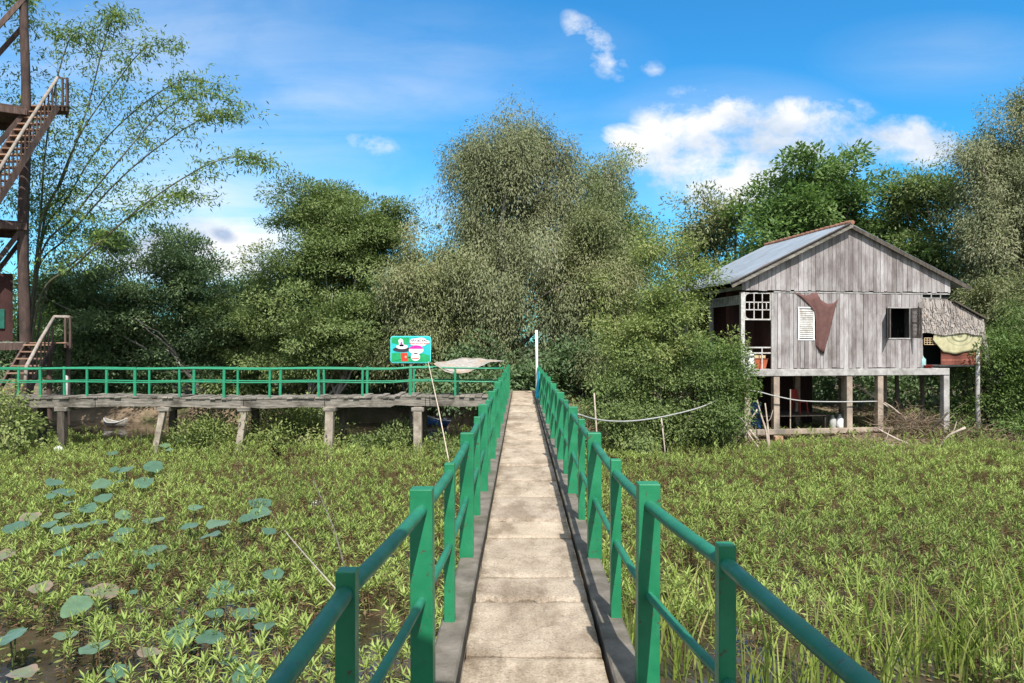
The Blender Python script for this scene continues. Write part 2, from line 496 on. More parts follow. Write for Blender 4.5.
W = bpy.data.worlds.new('World')
S.world = W
W.use_nodes = True
nt = W.node_tree
for n in list(nt.nodes):
    nt.nodes.remove(n)
out = nt.nodes.new('ShaderNodeOutputWorld')
sky = nt.nodes.new('ShaderNodeTexSky')
sky.sky_type = 'NISHITA'
sky.sun_disc = False
sky.sun_elevation = elev
sky.sun_rotation = math.atan2(SUN[0], SUN[1])
sky.air_density = 1.0
sky.dust_density = 0.6
sky.ozone_density = 2.5
hs = N(nt, 'ShaderNodeHueSaturation')
hs.inputs['Saturation'].default_value = 1.15
hs.inputs['Hue'].default_value = 0.5
hs.inputs['Value'].default_value = 1.0
L(nt, sky.outputs[0], hs.inputs['Color'])
bg1 = N(nt, 'ShaderNodeBackground'); bg1.inputs['Strength'].default_value = 0.098
L(nt, mixc(nt, 1.0, hs.outputs[0], (0.32, 1.0, 1.22), 'MULTIPLY'), bg1.inputs['Color'])
# clouds: fixed places on the sky dome, directions measured as x/y and z/y
tc = nt.nodes.new('ShaderNodeTexCoord')
sp = nt.nodes.new('ShaderNodeSeparateXYZ')
L(nt, tc.outputs['Generated'], sp.inputs[0])
def mth(op, a, b=None, clamp=False):
    n = nt.nodes.new('ShaderNodeMath'); n.operation = op; n.use_clamp = clamp
    for k, v in ((0, a), (1, b)):
        if v is None: continue
        if isinstance(v, (int, float)): n.inputs[k].default_value = v
        else: L(nt, v, n.inputs[k])
    return n.outputs[0]
ysafe = mth('MAXIMUM', mth('ABSOLUTE', sp.outputs['Y']), 0.05)
U = mth('DIVIDE', sp.outputs['X'], ysafe)
V_ = mth('DIVIDE', sp.outputs['Z'], ysafe)
cb = nt.nodes.new('ShaderNodeCombineXYZ')
L(nt, U, cb.inputs[0]); L(nt, V_, cb.inputs[1])
def cnoise(sx, sy, scale, detail=7, rough=0.6, off=(0, 0, 0), dist=0.0):
    mp = N(nt, 'ShaderNodeMapping')
    mp.inputs['Scale'].default_value = (sx, sy, 1)
    mp.inputs['Location'].default_value = off
    L(nt, cb.outputs[0], mp.inputs['Vector'])
    n = N(nt, 'ShaderNodeTexNoise')
    n.inputs['Scale'].default_value = scale; n.inputs['Detail'].default_value = detail; n.inputs['Roughness'].default_value = rough
    n.inputs['Distortion'].default_value = dist
    L(nt, mp.outputs[0], n.inputs['Vector'])
    return n.outputs['Fac']
def blob(px, py, rx, ry, k=1.0, rot=0.0):
    u0, v0 = (px - VPX) / F, (HY - py) / F
    du = mth('SUBTRACT', U, u0); dv = mth('SUBTRACT', V_, v0)
    c, s = math.cos(rot), math.sin(rot)
    a = mth('ADD', mth('MULTIPLY', du, c * F / rx), mth('MULTIPLY', dv, s * F / rx))
    b = mth('ADD', mth('MULTIPLY', du, -s * F / ry), mth('MULTIPLY', dv, c * F / ry))
    d = mth('SQRT', mth('ADD', mth('MULTIPLY', a, a), mth('MULTIPLY', b, b)))
    return mth('MULTIPLY', mth('SUBTRACT', 1.25, d, clamp=True), k)
def field(blobs):
    f = None
    for bl in blobs:
        x = blob(*bl)
        f = x if f is None else mth('MAXIMUM', f, x)
    return f
puffs = field([(655, 150, 55, 22, 1.0, -0.2), (632, 142, 32, 16, 1.0, -0.2), (730, 118, 56, 24, 0.95, -0.05), (700, 150, 60, 26, 0.8), (755, 168, 60, 22, 1.1), (735, 185, 80, 24, 1.1), (765, 175, 50, 26, 1.0), (800, 122, 62, 24, 0.85), (690, 130, 60, 40, 0.6), (780, 150, 80, 40, 0.75),
               (690, 165, 70, 26, 1.1), (650, 160, 40, 18, 0.9), (840, 118, 36, 18, 0.7), (903, 140, 50, 22, 1.0), (925, 150, 40, 18, 0.7), (880, 148, 60, 16, 0.6), (590, 38, 34, 16, 0.62, -0.75), (605, 62, 26, 16, 0.6, -0.6), (652, 68, 14, 10, 0.30), (372, 144, 30, 13, 0.34, -0.15), (205, 232, 60, 18, 0.8), (150, 215, 50, 12, 0.5), (235, 250, 40, 16, 0.8)])
nz = cnoise(1.0, 1.35, 10.5, 10, 0.64, (3.1, 0.4, 0), 0.15)
puff = mth('ADD', puffs, mth('MULTIPLY', mth('MULTIPLY', mth('SUBTRACT', nz, 0.48), 3.6), mth('MULTIPLY', puffs, 3.0, True)))
puffd = ramp(nt, puff, [(0.10, (0, 0, 0)), (0.46, (0.42,) * 3), (0.95, (1, 1, 1))])
veils = field([(200, 238, 130, 40, 1.3), (170, 200, 170, 40, 0.75), (320, 95, 190, 36, 0.42), (190, 265, 150, 30, 1.2), (400, 60, 220, 60, 0.22), (120, 130, 330, 190, 0.40), (720, 150, 150, 70, 0.42), (330, 200, 330, 60, 0.30), (400, 215, 200, 40, 0.4), (540, 130, 120, 40, 0.16), (950, 60, 120, 40, 0.16)])
nv = cnoise(0.55, 2.6, 5.0, 7, 0.6, (1.7, 2.2, 0), 0.4)
veil = mth('MULTIPLY', veils, ramp(nt, nv, [(0.32, (0.30,) * 3), (0.62, (1, 1, 1))]), clamp=True)
dens = mth('MAXIMUM', puffd, veil)
nshade = cnoise(1.0, 1.4, 6.0, 6, 0.55, (7.1, 4.4, 0))
ccol = ramp(nt, nshade, [(0.34, (0.60, 0.71, 0.86)), (0.50, (0.97, 0.98, 1.0))])
grey = field([(185, 240, 34, 18, 0.9), (222, 234, 22, 12, 0.9, -0.3), (135, 240, 40, 16, 0.7)])
gd = ramp(nt, mth('ADD', grey, mth('MULTIPLY', mth('SUBTRACT', nz, 0.5), 1.4)), [(0.40, (0, 0, 0)), (0.8, (0.75,) * 3)])
ccol = mixc(nt, gd, ccol, (0.30, 0.43, 0.66))
dens = mth('MAXIMUM', dens, mth('MULTIPLY', gd, 0.8))
# pale cloud added out of view, overhead and behind, for neutral fill light
npn = nt.nodes.new('ShaderNodeTexNoise'); npn.inputs['Scale'].default_value = 2.2; npn.inputs['Detail'].default_value = 6
L(nt, tc.outputs['Generated'], npn.inputs['Vector'])
over = mth('MAXIMUM', mth('MULTIPLY', mth('SUBTRACT', sp.outputs['Z'], 0.58), 5.0, True), mth('MULTIPLY', mth('SUBTRACT', -0.05, sp.outputs['Y']), 4.0, True))
over = mth('MULTIPLY', over, ramp(nt, npn.outputs['Fac'], [(0.35, (0.45,) * 3), (0.6, (0.95,) * 3)]))
dens = mth('MAXIMUM', dens, over)
bg2 = N(nt, 'ShaderNodeBackground'); bg2.inputs['Strength'].default_value = 0.60
L(nt, ccol, bg2.inputs['Color'])
ms = nt.nodes.new('ShaderNodeMixShader')
L(nt, dens, ms.inputs[0]); L(nt, bg1.outputs[0], ms.inputs[1]); L(nt, bg2.outputs[0], ms.inputs[2])
L(nt, ms.outputs[0], out.inputs['Surface'])

S.view_settings.view_transform = 'Standard'
S.view_settings.look = 'None'
S.view_settings.exposure = 0.85
S.view_settings.gamma = 1.0

# ------------------------------------------------------------------ ground and water
def sstep(a, b, x):
    t = np.clip((x - a) / (b - a), 0, 1)
    return t * t * (3 - 2 * t)

def gheight(x, y):
    x = np.asarray(x, float); y = np.asarray(y, float)
    ys = np.where(x < -1.5, 33.6 - 7.6 * sstep(-4.2, -1.3, x), 26.0 - 2.3 * sstep(1.0, 5.0, x)) + (fbm(x, y * 0.3, 3.0) - 0.5) * 1.6
    land = -1.25 + 0.30 * sstep(-3, -9, x) + 0.25 * sstep(34, 44, y) - 0.15 * sstep(3, 6, x) + (fbm(x, y, 2.4) - 0.5) * 0.35
    land = land + 1.05 * np.exp(-(x / 3.2) ** 2 - ((y - 28.2) / 2.6) ** 2)
    k = sstep(-0.6, 1.9, y - ys)
    return -2.5 * (1 - k) + land * k

gx = np.concatenate([np.linspace(-1600, -60, 8), np.linspace(-50, 50, 141), np.linspace(60, 1600, 8)])
gy = np.concatenate([np.linspace(-900, -20, 6), np.linspace(-12, 70, 130), np.linspace(80, 1800, 8)])
GX, GY = np.meshgrid(gx, gy, indexing='ij')
mb = MB(); mb.grid(np.stack([GX, GY, gheight(GX, GY)], -1).reshape(-1, 3), len(gx), len(gy))
tag(mb.build('ground', M['ground'], smooth=True), kind='structure')
wx = np.linspace(-70, 70, 3); wy = np.linspace(-40, 40, 3)
WX, WY = np.meshgrid(wx, wy, indexing='ij')
mb = MB(); mb.grid(np.stack([WX, WY, np.full_like(WX, WATER)], -1).reshape(-1, 3), 3, 3)
tag(mb.build('water', M['water']), kind='structure')

# ------------------------------------------------------------------ footbridge
bridge = root('footbridge', 'long narrow concrete footbridge with green painted railings running straight into the trees', 'footbridge', (0, 0, 0))
ROWB = [-1.6, -0.6, 0.35, 1.05, 2.15, 3.05, 3.87, 4.7, 5.2, 6.25, 6.85, 7.95]
y = 7.95; rr = random.Random(8)
while y < 25.6:
    y += rr.choice([0.62, 0.95, 1.1, 0.8, 1.2])
    ROWB.append(min(y, 26.2))
ROWB[-1] = 26.2
for i in range(len(ROWB) - 1):
    y0, y1 = ROWB[i], ROWB[i + 1]
    nx_, ny_ = 26, max(8, int((y1 - y0) * 22))
    us = np.linspace(-0.352, 0.352, nx_); vs = np.linspace(0, 1, ny_)
    UU, VV = np.meshgrid(us, vs, indexing='ij')
    UU = UU * (1 + 0.022 * (fbm(VV * (y1 - y0) * 5 + i * 9 + (UU > 0) * 40, UU * 0, 1.0) - 0.5))
    broken = 0.085 if i % 3 == 1 else 0.014
    e0 = 0.006 + broken * np.clip(fbm(us * 16 + i * 3.3, us * 0 + i, 1.0) - 0.30, 0, 1) * 1.3
    e1 = 0.007 + broken * np.clip(fbm(us * 10 + i * 5.7, us * 0 + i + 40, 1.0) - 0.35, 0, 1) * 1.6
    YY = (y0 + e0[:, None]) * (1 - VV) + (y1 - e1[:, None]) * VV
    wob = 0.004 * math.sin(i * 2.1)
    ZZ = wob + (fbm(UU * 9 + i * 7, YY * 9, 1.0) - 0.5) * 0.010
    ZZ = ZZ - 0.022 * (broken > 0.05) * np.clip(1 - (YY - (y0 + e0[:, None])) / 0.055, 0, 1) * (vnoise(UU * 30, YY * 40, 1.0))
    edge = np.minimum(np.minimum(YY - (y0 + e0[:, None]), (y1 - e1[:, None]) - YY) / 0.02, 1)
    ZZ = ZZ - 0.008 * (1 - np.clip(edge, 0, 1))
    top = np.stack([UU, YY, ZZ], -1)
    mb = MB()
    tt = 0.2 + 0.6 * rr.random()
    mb.grid(top.reshape(-1, 3), nx_, ny_, tt)
    for ring in (top[:, 0], top[::-1, -1], top[0, ::-1], top[-1, :]):
        low = ring.copy(); low[:, 2] = -0.09
        mb.grid(np.stack([low, ring], 1).reshape(-1, 3), len(ring), 2, tt)
    mb.build('deck_slab', M['deck'], bridge, smooth=False)
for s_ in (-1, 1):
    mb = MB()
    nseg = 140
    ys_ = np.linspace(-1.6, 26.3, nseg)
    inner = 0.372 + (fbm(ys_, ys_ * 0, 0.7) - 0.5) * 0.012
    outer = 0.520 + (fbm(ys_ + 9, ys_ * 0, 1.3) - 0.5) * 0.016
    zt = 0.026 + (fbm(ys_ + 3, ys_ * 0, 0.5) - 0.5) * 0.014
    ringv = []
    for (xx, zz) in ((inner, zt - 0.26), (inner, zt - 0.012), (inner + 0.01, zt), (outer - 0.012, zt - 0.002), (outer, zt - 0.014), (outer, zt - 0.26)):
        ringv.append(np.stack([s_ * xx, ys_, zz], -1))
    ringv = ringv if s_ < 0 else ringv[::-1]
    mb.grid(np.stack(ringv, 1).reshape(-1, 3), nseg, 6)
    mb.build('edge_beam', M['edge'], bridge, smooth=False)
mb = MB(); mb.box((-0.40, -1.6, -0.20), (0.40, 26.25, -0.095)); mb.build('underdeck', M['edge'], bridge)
for yy in (0.8, 5.0, 9.2, 13.4, 17.6, 21.8, 25.2):
    mb = MB(); mb.box((-0.56, yy - 0.12, -0.42), (0.56, yy + 0.12, -0.21)); mb.build('cross_beam', M['edge'], bridge, bevel=0.012)
    for s_ in (-1, 1):
        mb = MB(); mb.box((s_ * 0.42 - 0.09, yy - 0.09, -2.7), (s_ * 0.42 + 0.09, yy + 0.09, -0.42)); mb.build('pile', M['pilecon'], bridge, bevel=0.012)

def xoff(yv, s_=1):
    if s_ > 0:
        return float(np.interp(yv, [0.2, 1.64, 2.58, 3.5, 4.36], [0.79, 0.70, 0.632, 0.52, 0.482]))
    return float(np.interp(yv, [0.2, 1.64, 2.22, 3.37, 4.28], [0.61, 0.592, 0.583, 0.505, 0.472]))
def post(s_, yv, wide, dz=0.0):
    w = 0.102 if wide else 0.060
    h = (0.955 if wide else 0.93) + dz
    x = s_ * xoff(yv, s_)
    mb = MB()
    lean = rr.uniform(-0.006, 0.006)
    b0, t0 = w / 2, w / 2 * 0.98
    V = []
    for (z, hw, dx) in ((0.015 if yv > 2.9 else -0.25, b0, 0), (h, t0, lean)):
        for i, j in ((-1, -1), (1, -1), (1, 1), (-1, 1)):
            V.append((x + dx + i * hw, yv + j * hw * (0.9 if wide else 1.0), z))
    mb.add(V, [(3, 2, 1, 0), (4, 5, 6, 7), (0, 1, 5, 4), (1, 2, 6, 5), (2, 3, 7, 6), (3, 0, 4, 7)])
    mb.build('railing_post', M['green'], bridge, bevel=0.004 if yv < 14 else 0.0)
RP = [1.2, 2.58, 3.5, 4.36, 5.6, 6.8, 8.0, 9.2]
LP = [1.1, 2.22, 3.37, 4.28, 5.6, 6.95, 8.1, 9.25]
while RP[-1] < 24.6: RP.append(RP[-1] + 1.17)
while LP[-1] < 24.6: LP.append(LP[-1] + 1.17)
for s_, lst in ((1, RP), (-1, LP)):
    for k, yv in enumerate(lst):
        post(s_, yv, k % 2 == 0 and True, rr.uniform(-0.012, 0.012))
    for z_, r_ in ((0.862, 0.0265), (0.455, 0.020)):
        ys_ = [-0.6] + lst
        P = []
        for i in range(len(ys_)):
            P.append((s_ * xoff(max(ys_[i], 0.2), s_), ys_[i], z_ + rr.uniform(-0.010, 0.010)))
        Pf = []
        for a, b in zip(P[:-1], P[1:]):
            for t in (0, 0.33, 0.67):
                Pf.append(np.array(a) * (1 - t) + np.array(b) * t + np.array([0, 0, -0.006 * math.sin(t * math.pi)]))
        Pf.append(np.array(P[-1]))
        mb = MB(); mb.tube(Pf, r_, 14); mb.build('rail', M['rail'], bridge, smooth=True)

# roof added out of view behind the viewer to shade the first railing posts
shade_root = root('shade_shelter', 'unseen roofed timber shelter added behind the viewer to shade the first railing posts', 'shelter', (0, -1.8, -1.9))
go = np.array([0, -1.8, -1.9])
for x_ in (-1.25, 1.25):
    for y_ in (-3.9, 0.2):
        mb = MB(); mb.box((x_ - 0.07, y_ - 0.07, -2.4), (x_ + 0.07, y_ + 0.07, 2.85)); mb.build('post', M['oldwood'], shade_root, off=go, bevel=0.01)
for x_ in (-1.25, 1.25):
    mb = MB(); mb.box((x_ - 0.05, -4.2, 2.855), (x_ + 0.05, 0.8, 2.97)); mb.build('roof_beam', M['oldwood'], shade_root, off=go)
for s_ in (-1, 1):
    mb = MB(); mb.bar((s_ * 1.95, -1.7, 2.80), (0.0, -1.7, 3.55), 5.1, 0.07); mb.build('roof', M['oldwood'], shade_root, off=go)

# ------------------------------------------------------------------ boardwalk to the left
BY0, BY1 = 23.0, 24.15
board = root('boardwalk', 'weathered grey boardwalk on tilted posts with thin green railings leading to the tower', 'boardwalk', (-10, 23.6, WATER))
bo = np.array([-10, 23.6, WATER])
rb = random.Random(3)
def zdeck(x): return 0.0 + 0.10 * (x / -16.0) * 0 + (0.06 if x > -4 else 0.0) + 0.02 * math.sin(x * 0.9)
# long side beams, three lengths each, cracked and uneven
for yb in (BY0, BY1 - 0.12):
    xs = [-17.6, -13.2, -8.6, -6.1, -3.0, -0.60]
    for a, b in zip(xs[:-1], xs[1:]):
        mb = MB()
        n = 24
        xv = np.linspace(a + 0.01, b - 0.01, n)
        zt = np.array([zdeck(x) for x in xv]) - 0.055 + (fbm(xv + yb, xv * 0, 0.5) - 0.5) * 0.03
        zb = zt - 0.26 + (fbm(xv + yb + 20, xv * 0, 0.8) - 0.5) * 0.05
        rg = [np.stack([xv, np.full(n, yb + 0.12), zb], -1), np.stack([xv, np.full(n, yb + 0.12), zt], -1), np.stack([xv, yb - 0.02 + 0 * xv, zt], -1), np.stack([xv, yb + 0 * xv + (fbm(xv, xv * 0 + 4, 0.3) - 0.5) * 0.03, zb], -1)]
        mb.grid(np.stack(rg + [rg[0]], 1).reshape(-1, 3), n, 5, rb.random())
        mb.build('side_beam', M['oldwood'], board, off=bo)
mb = MB()
x = -18.2
while x < -0.62:
    w = rb.uniform(0.13, 0.20)
    z = zdeck(x) + rb.uniform(-0.012, 0.012)
    tl = rb.uniform(-0.02, 0.02)
    x1 = min(x + w, -0.60)
    y0 = BY0 - rb.uniform(0.02, 0.09); y1 = BY1 + rb.uniform(0.0, 0.07)
    mb.add([(x, y0, z - 0.045), (x1, y0, z - 0.045), (x1, y1, z - 0.045 + tl), (x, y1, z - 0.045 + tl), (x, y0, z), (x1, y0, z), (x1, y1, z + tl), (x, y1, z + tl)],
           [(0, 3, 2, 1), (4, 5, 6, 7), (0, 1, 5, 4), (1, 2, 6, 5), (2, 3, 7, 6), (3, 0, 4, 7)], tint=rb.random())
    x = x1 + rb.uniform(0.004, 0.02)
mb.build('deck_planks', M['oldwood'], board, off=bo)
def prop(x, y, dx, mat, w, z0=WATER - 0.6):
    mb = MB(); mb.bar((x + dx, y, z0), (x, y, -0.30), w, w * 0.9, rb.random(), up=(0, 1, 0)); mb.build('support_post', M[mat], board, off=bo, bevel=0.01)
for px, dxp, w in ((60, 0, 0.22), (163, -14, 0.18), (244, -9, 0.20), (330, -2, 0.25), (418, 0, 0.25)):
    xx = at(px, 0, BY0 + 0.06)[0]
    prop(xx, BY0 + 0.02, dxp / F * BY0, 'pilecon' if px > 100 else 'darkpile', w)
    mb = MB(); mb.box((xx - 0.19, BY0 - 0.10, -0.44), (xx + 0.19, BY1 + 0.1, -0.315)); mb.build('cap_beam', M['oldwood'], board, off=bo, bevel=0.015)
for px in (40, 172, 255, 343, 424):
    prop(at(px, 0, BY1)[0], BY1 - 0.05, 0, 'darkpile', 0.21)
for yb, x0, sp_ in ((BY0 + 0.03, 39, 46.3), (BY1 - 0.05, 16, 44.0)):
    px = x0
    k = 0
    while px < 500:
        xx = at(px + rb.uniform(-2, 2), 0, yb)[0]
        if xx > -0.7: break
        mb = MB(); mb.bar((xx, yb, -0.03), (xx + rb.uniform(-0.02, 0.02), yb, 0.90 + rb.uniform(-0.02, 0.03)), 0.06 if k % 2 else 0.075, 0.055, up=(0, 1, 0))
        mb.build('railing_post', M['rail_far'], board, off=bo)
        px += sp_; k += 1
    for z_, r_ in ((0.86, 0.026), (0.45, 0.022)):
        xs = np.linspace(-17.2, -0.62, 30)
        mb = MB(); mb.tube(np.stack([xs, np.full(30, yb - 0.01), z_ + 0.012 * np.sin(xs * 1.7) + 0.03 * (xs > -4)], -1), r_, 8)
        mb.build('rail', M['rail_far'], board, off=bo, smooth=True)

# short white post standing on the boardwalk
mb = MB()
p = at(63.5, 397, 24.9)
mb.tube([p + (0, 0, -1.6), p + (0, 0, 0.55), p + (0.0, 0, 0.66), p + (-0.08, 0, 0.70)], [0.05, 0.05, 0.045, 0.04], 10)
o = mb.build('pipe_post', M['whitewood'], smooth=True, off=p); o.location = p
tag(o, 'short pale pipe standing behind the boardwalk rail near the tower stairs', 'pipe')

# ------------------------------------------------------------------ sign
def rrect(w, h, r, n=5):
    P = []
    for cx, cz, a0 in ((w / 2 - r, h / 2 - r, 0), (-w / 2 + r, h / 2 - r, 90), (-w / 2 + r, -h / 2 + r, 180), (w / 2 - r, -h / 2 + r, 270)):
        for k in range(n + 1):
            a = R(a0 + 90 * k / n)
            P.append((cx + r * math.cos(a), cz + r * math.sin(a)))
    return P
def ell(cx, cz, rx, rz, n=20, a0=0, a1=360):
    return [(cx + rx * math.cos(R(a0 + (a1 - a0) * k / n)), cz + rz * math.sin(R(a0 + (a1 - a0) * k / n))) for k in range(n if a1 - a0 >= 360 else n + 1)]
sgp = at(410.5, 349.5, 24.4)
sign = root('sign_board', 'colourful teal sign board with a white speech bubble above the boardwalk rail', 'sign', (sgp[0], sgp[1], -0.2))
sz = sgp[2] + 0.2
def sprism(poly, y0, y1, name, mat):
    mb = MB(); mb.prism([(a, b + sz) for a, b in poly], y0, y1); return mb.build(name, M[mat], sign)
SW, SH = 1.32, 0.88
sprism(rrect(SW, SH, 0.09), -0.004, 0.028, 'board_rim', 'sign_aqua')
face = sprism(rrect(SW - 0.05, SH - 0.05, 0.075), -0.012, -0.0045, 'board_face', 'sign_teal')
def onface(poly, k, name, mat):
    mb = MB(); mb.prism([(a, b + sz) for a, b in poly], -0.0125 - 0.002 * (k + 1), -0.0125 - 0.002 * k); return mb.build(name, M[mat], face)
onface([(-0.625, -0.40), (0.625, -0.40), (0.625, -0.20), (0.40, -0.13), (0.1, -0.24), (-0.25, -0.15), (-0.45, -0.10), (-0.625, -0.13)], 0, 'painted_grass', 'sign_green')
onface([(-0.62, 0.39), (-0.62, 0.22), (-0.3, 0.12), (-0.06, 0.20), (-0.05, 0.39)], 0, 'painted_foliage', 'sign_green')
for c in ((0.17, 0.27, 0.22, 0.11), (0.36, 0.27, 0.21, 0.12), (0.27, 0.20, 0.28, 0.09), (0.47, 0.22, 0.11, 0.10)):
    pass
onface([(0.0, 0.20)] + [(0.28 + 0.32 * math.cos(t) * (1 + 0.06 * math.cos(5 * t)), 0.245 + 0.135 * math.sin(t) * (1 + 0.08 * math.cos(5 * t))) for t in np.linspace(math.pi * 1.1, math.pi * 2.95, 36)], 1, 'speech_bubble', 'sign_white')
onface(ell(-0.28, 0.0, 0.30, 0.085), 1, 'painted_bowl', 'sign_dark')
onface(ell(-0.28, 0.09, 0.19, 0.075), 2, 'painted_heap', 'sign_white')
onface([(-0.36, 0.10), (-0.40, 0.30), (-0.33, 0.36), (-0.25, 0.31), (-0.22, 0.10)], 2, 'painted_bag', 'sign_white')
onface(ell(-0.30, 0.20, 0.035, 0.05), 4, 'painted_spot', 'sign_pink')
onface([(-0.32, -0.11), (-0.10, -0.11), (-0.08, -0.38), (-0.30, -0.38)], 1, 'painted_bin', 'sign_red')
onface(ell(-0.16, -0.24, 0.035, 0.04), 2, 'painted_spot', 'cream')
onface(ell(0.18, -0.02, 0.24, 0.13), 2, 'painted_cloud', 'sign_white')
onface(ell(0.16, -0.24, 0.15, 0.13), 2, 'painted_cloud', 'sign_white')
onface(ell(0.18, 0.02, 0.22, 0.12, 20, 0, 180), 3, 'painted_dome', 'sign_pink')
onface([(0.03, -0.28), (0.28, -0.28), (0.26, -0.31), (0.05, -0.31)], 3, 'painted_band', 'sign_red')
def sign_text(body, x, z, size, mat):
    cu = bpy.data.curves.new('lettering', 'FONT')
    cu.body = body; cu.size = size; cu.align_x = 'CENTER'; cu.align_y = 'CENTER'; cu.extrude = 0.002
    cu.offset = 0.002
    to = bpy.data.objects.new('lettering_tmp', cu)
    COL.objects.link(to)
    dg = bpy.context.evaluated_depsgraph_get()
    me = bpy.data.meshes.new_from_object(to.evaluated_get(dg))
    bpy.data.objects.remove(to)
    me.materials.clear(); me.materials.append(M[mat])
    me.transform(__import__('mathutils').Matrix.Translation((x, -0.019, z + sz)) @ __import__('mathutils').Matrix.Rotation(math.pi / 2, 4, 'X'))
    o = bpy.data.objects.new('lettering', me); COL.objects.link(o); o.parent = face
sign_text('HÃY BỎ RÁC', 0.28, 0.285, 0.095, 'ink')
sign_text('ĐÚNG NƠI QUY ĐỊNH', 0.28, 0.195, 0.062, 'sign_red')
mb = MB(); mb.box((-0.04, 0.035, -1.9), (0.04, 0.11, sz + 0.2)); mb.build('sign_post', M['oldwood'], sign)
mb = MB(); mb.box((-0.5, 0.029, sz + 0.1), (0.5, 0.0345, sz + 0.16)); mb.build('batten', M['oldwood'], sign)

# leaning pole from the sign to the bridge rail
mb = MB()
a = at(430, 366, 23.3); a = at(428, 362, 22.9); b = np.array([-0.50, 8.45, 0.90]); b = at(449, 462, 20.5)
mb.tube([a, (a + b) / 2 + (0.02, 0, -0.02), b, b + (b - a) * 0.12], [0.014, 0.016, 0.018, 0.018], 8)
o = mb.build('bamboo_pole', M['bamboo_pole'], smooth=True, off=b); o.location = b
tag(o, 'thin pale bamboo pole leaning against the boardwalk below the sign', 'pole')

# frayed tarp slung between boardwalk rail and bridge railing
nx_, ny_ = 30, 10
us = np.linspace(0, 1, nx_); vs = np.linspace(0, 1, ny_)
UU, VV = np.meshgrid(us, vs, indexing='ij')
a, b = at(434, 363, 23.1), at(503, 364, 23.7)
rt = np.random.RandomState(5)
X = a[0] + (b[0] - a[0]) * UU
Y = a[1] - 0.25 + 1.7 * VV + (b[1] - a[1]) * UU
front = 0.02 - 0.42 * np.sin(np.pi * np.clip(UU * 1.25, 0, 1)) ** 0.9 * (1 - UU) ** 0.3
Z = a[2] + front * (1 - VV) * 1.0 + 0.12 * np.sin(np.pi * UU) * VV + (fbm(UU * 8, VV * 5, 1.0) - 0.5) * 0.10
mb = MB(); mb.grid(np.stack([X, Y, Z], -1).reshape(-1, 3), nx_, ny_, rt.rand(nx_ * ny_))
loc = np.array([a[0], a[1], a[2]])
o = mb.build('tarpaulin', M['tarp'], off=loc, smooth=True, thick=0.008); o.location = loc
tag(o, 'frayed pale brown tarp slung over the boardwalk rail beside the bridge end', 'tarp')

# turquoise cloth hung over far right rail, white pole behind it
yc = 20.6
nx_, ny_ = 14, 20
UU, VV = np.meshgrid(np.linspace(0, 1, nx_), np.linspace(0, 1, ny_), indexing='ij')
xc = xoff(yc)
drop = VV * 2 - 0.9
Y = yc + (UU - 0.5) * 1.3
side = np.where(drop < 0, 0.042, -0.045 - 0.05 * np.clip(drop, 0, 1))
X = xc + side * np.clip(np.abs(drop) * 12, 0, 1) * (1 + 0.5 * np.sin(UU * 14)) + 0.01 * np.sin(UU * 25 + VV * 3)
Z = 0.905 - np.abs(drop) * 0.68 + 0.03 * np.sin(UU * 9) * np.abs(drop)
mb = MB(); mb.grid(np.stack([X, Y, Z], -1).reshape(-1, 3), nx_, ny_)
o = mb.build('hanging_cloth', M['cloth_blue'], off=(xc, yc, 0.9), smooth=True, thick=0.006); o.location = (xc, yc, 0.9)
tag(o, 'bright turquoise cloth draped over the far end of the right bridge railing', 'cloth')
pw = at(536.8, 372, 24.3)
mb = MB(); mb.tube([(pw[0], pw[1], -0.5), (pw[0], pw[1], 1.0), (pw[0] - 0.01, pw[1], 2.08)], 0.042, 10)
o = mb.build('white_pole', M['white'], off=(pw[0], pw[1], -0.5), smooth=True); o.location = (pw[0], pw[1], -0.5)
tag(o, 'slim white pole standing upright at the far right end of the bridge', 'pole')

# ------------------------------------------------------------------ stilt house
GZ = -1.4
HL = np.array([CAMX + (741 - VPX) / F * 25, 25.0, GZ])
HR = R(10)
house = root('stilt_house', 'weathered grey plank house on concrete stilts with a corrugated metal roof', 'house', HL, HR)
FX, FZ, AX, BASEZ, APZ = 7.72, 2.2, 3.82, 4.83, 7.05
def ux(px, v=0.0):
    """distance along the gable for a picture column"""
    k = (px - VPX) / F
    c, s = math.cos(HR), math.sin(HR)
    bx, by = HL[0] - CAMX - s * v, HL[1] + c * v
    return (k * by - bx) / (c - k * s)
def hz(py, px, v=0.0):
    u = ux(px, v)
    d = HL[1] + math.sin(HR) * u + math.cos(HR) * v
    return CAMZ - (py - HY) / F * d - GZ
rh = random.Random(21)
def gz_top(u):
    return (5.02 + (u + 0.52) * (APZ - 4.95) / (AX + 0.52) if u < AX else 5.03 + (8.42 - u) * (APZ - 4.96) / (8.42 - AX)) - 0.05
# gable boards
mb = MB(); u = -0.02
while u < FX - 0.02:
    w = min(rh.uniform(0.12, 0.19), FX - u)
    u1 = u + w - rh.uniform(0.006, 0.014)
    d = rh.uniform(0, 0.016)
    bot = BASEZ + rh.uniform(-0.02, 0.03) - 0.03
    mid = [(u1, gz_top(min(u1, FX)))]
    if u < AX < u1: mid.append((AX, gz_top(AX)))
    mid.append((u, gz_top(u)))
    poly = [(u, bot), (u1, bot)] + mid
    mb.prism([(a, max(b, bot + 0.02)) for a, b in poly], -0.05 - d, -0.02, rh.betavariate(1.7, 1.8) * 0.9)
    u += w
mb.build('gable_boards', M['plank'], house)
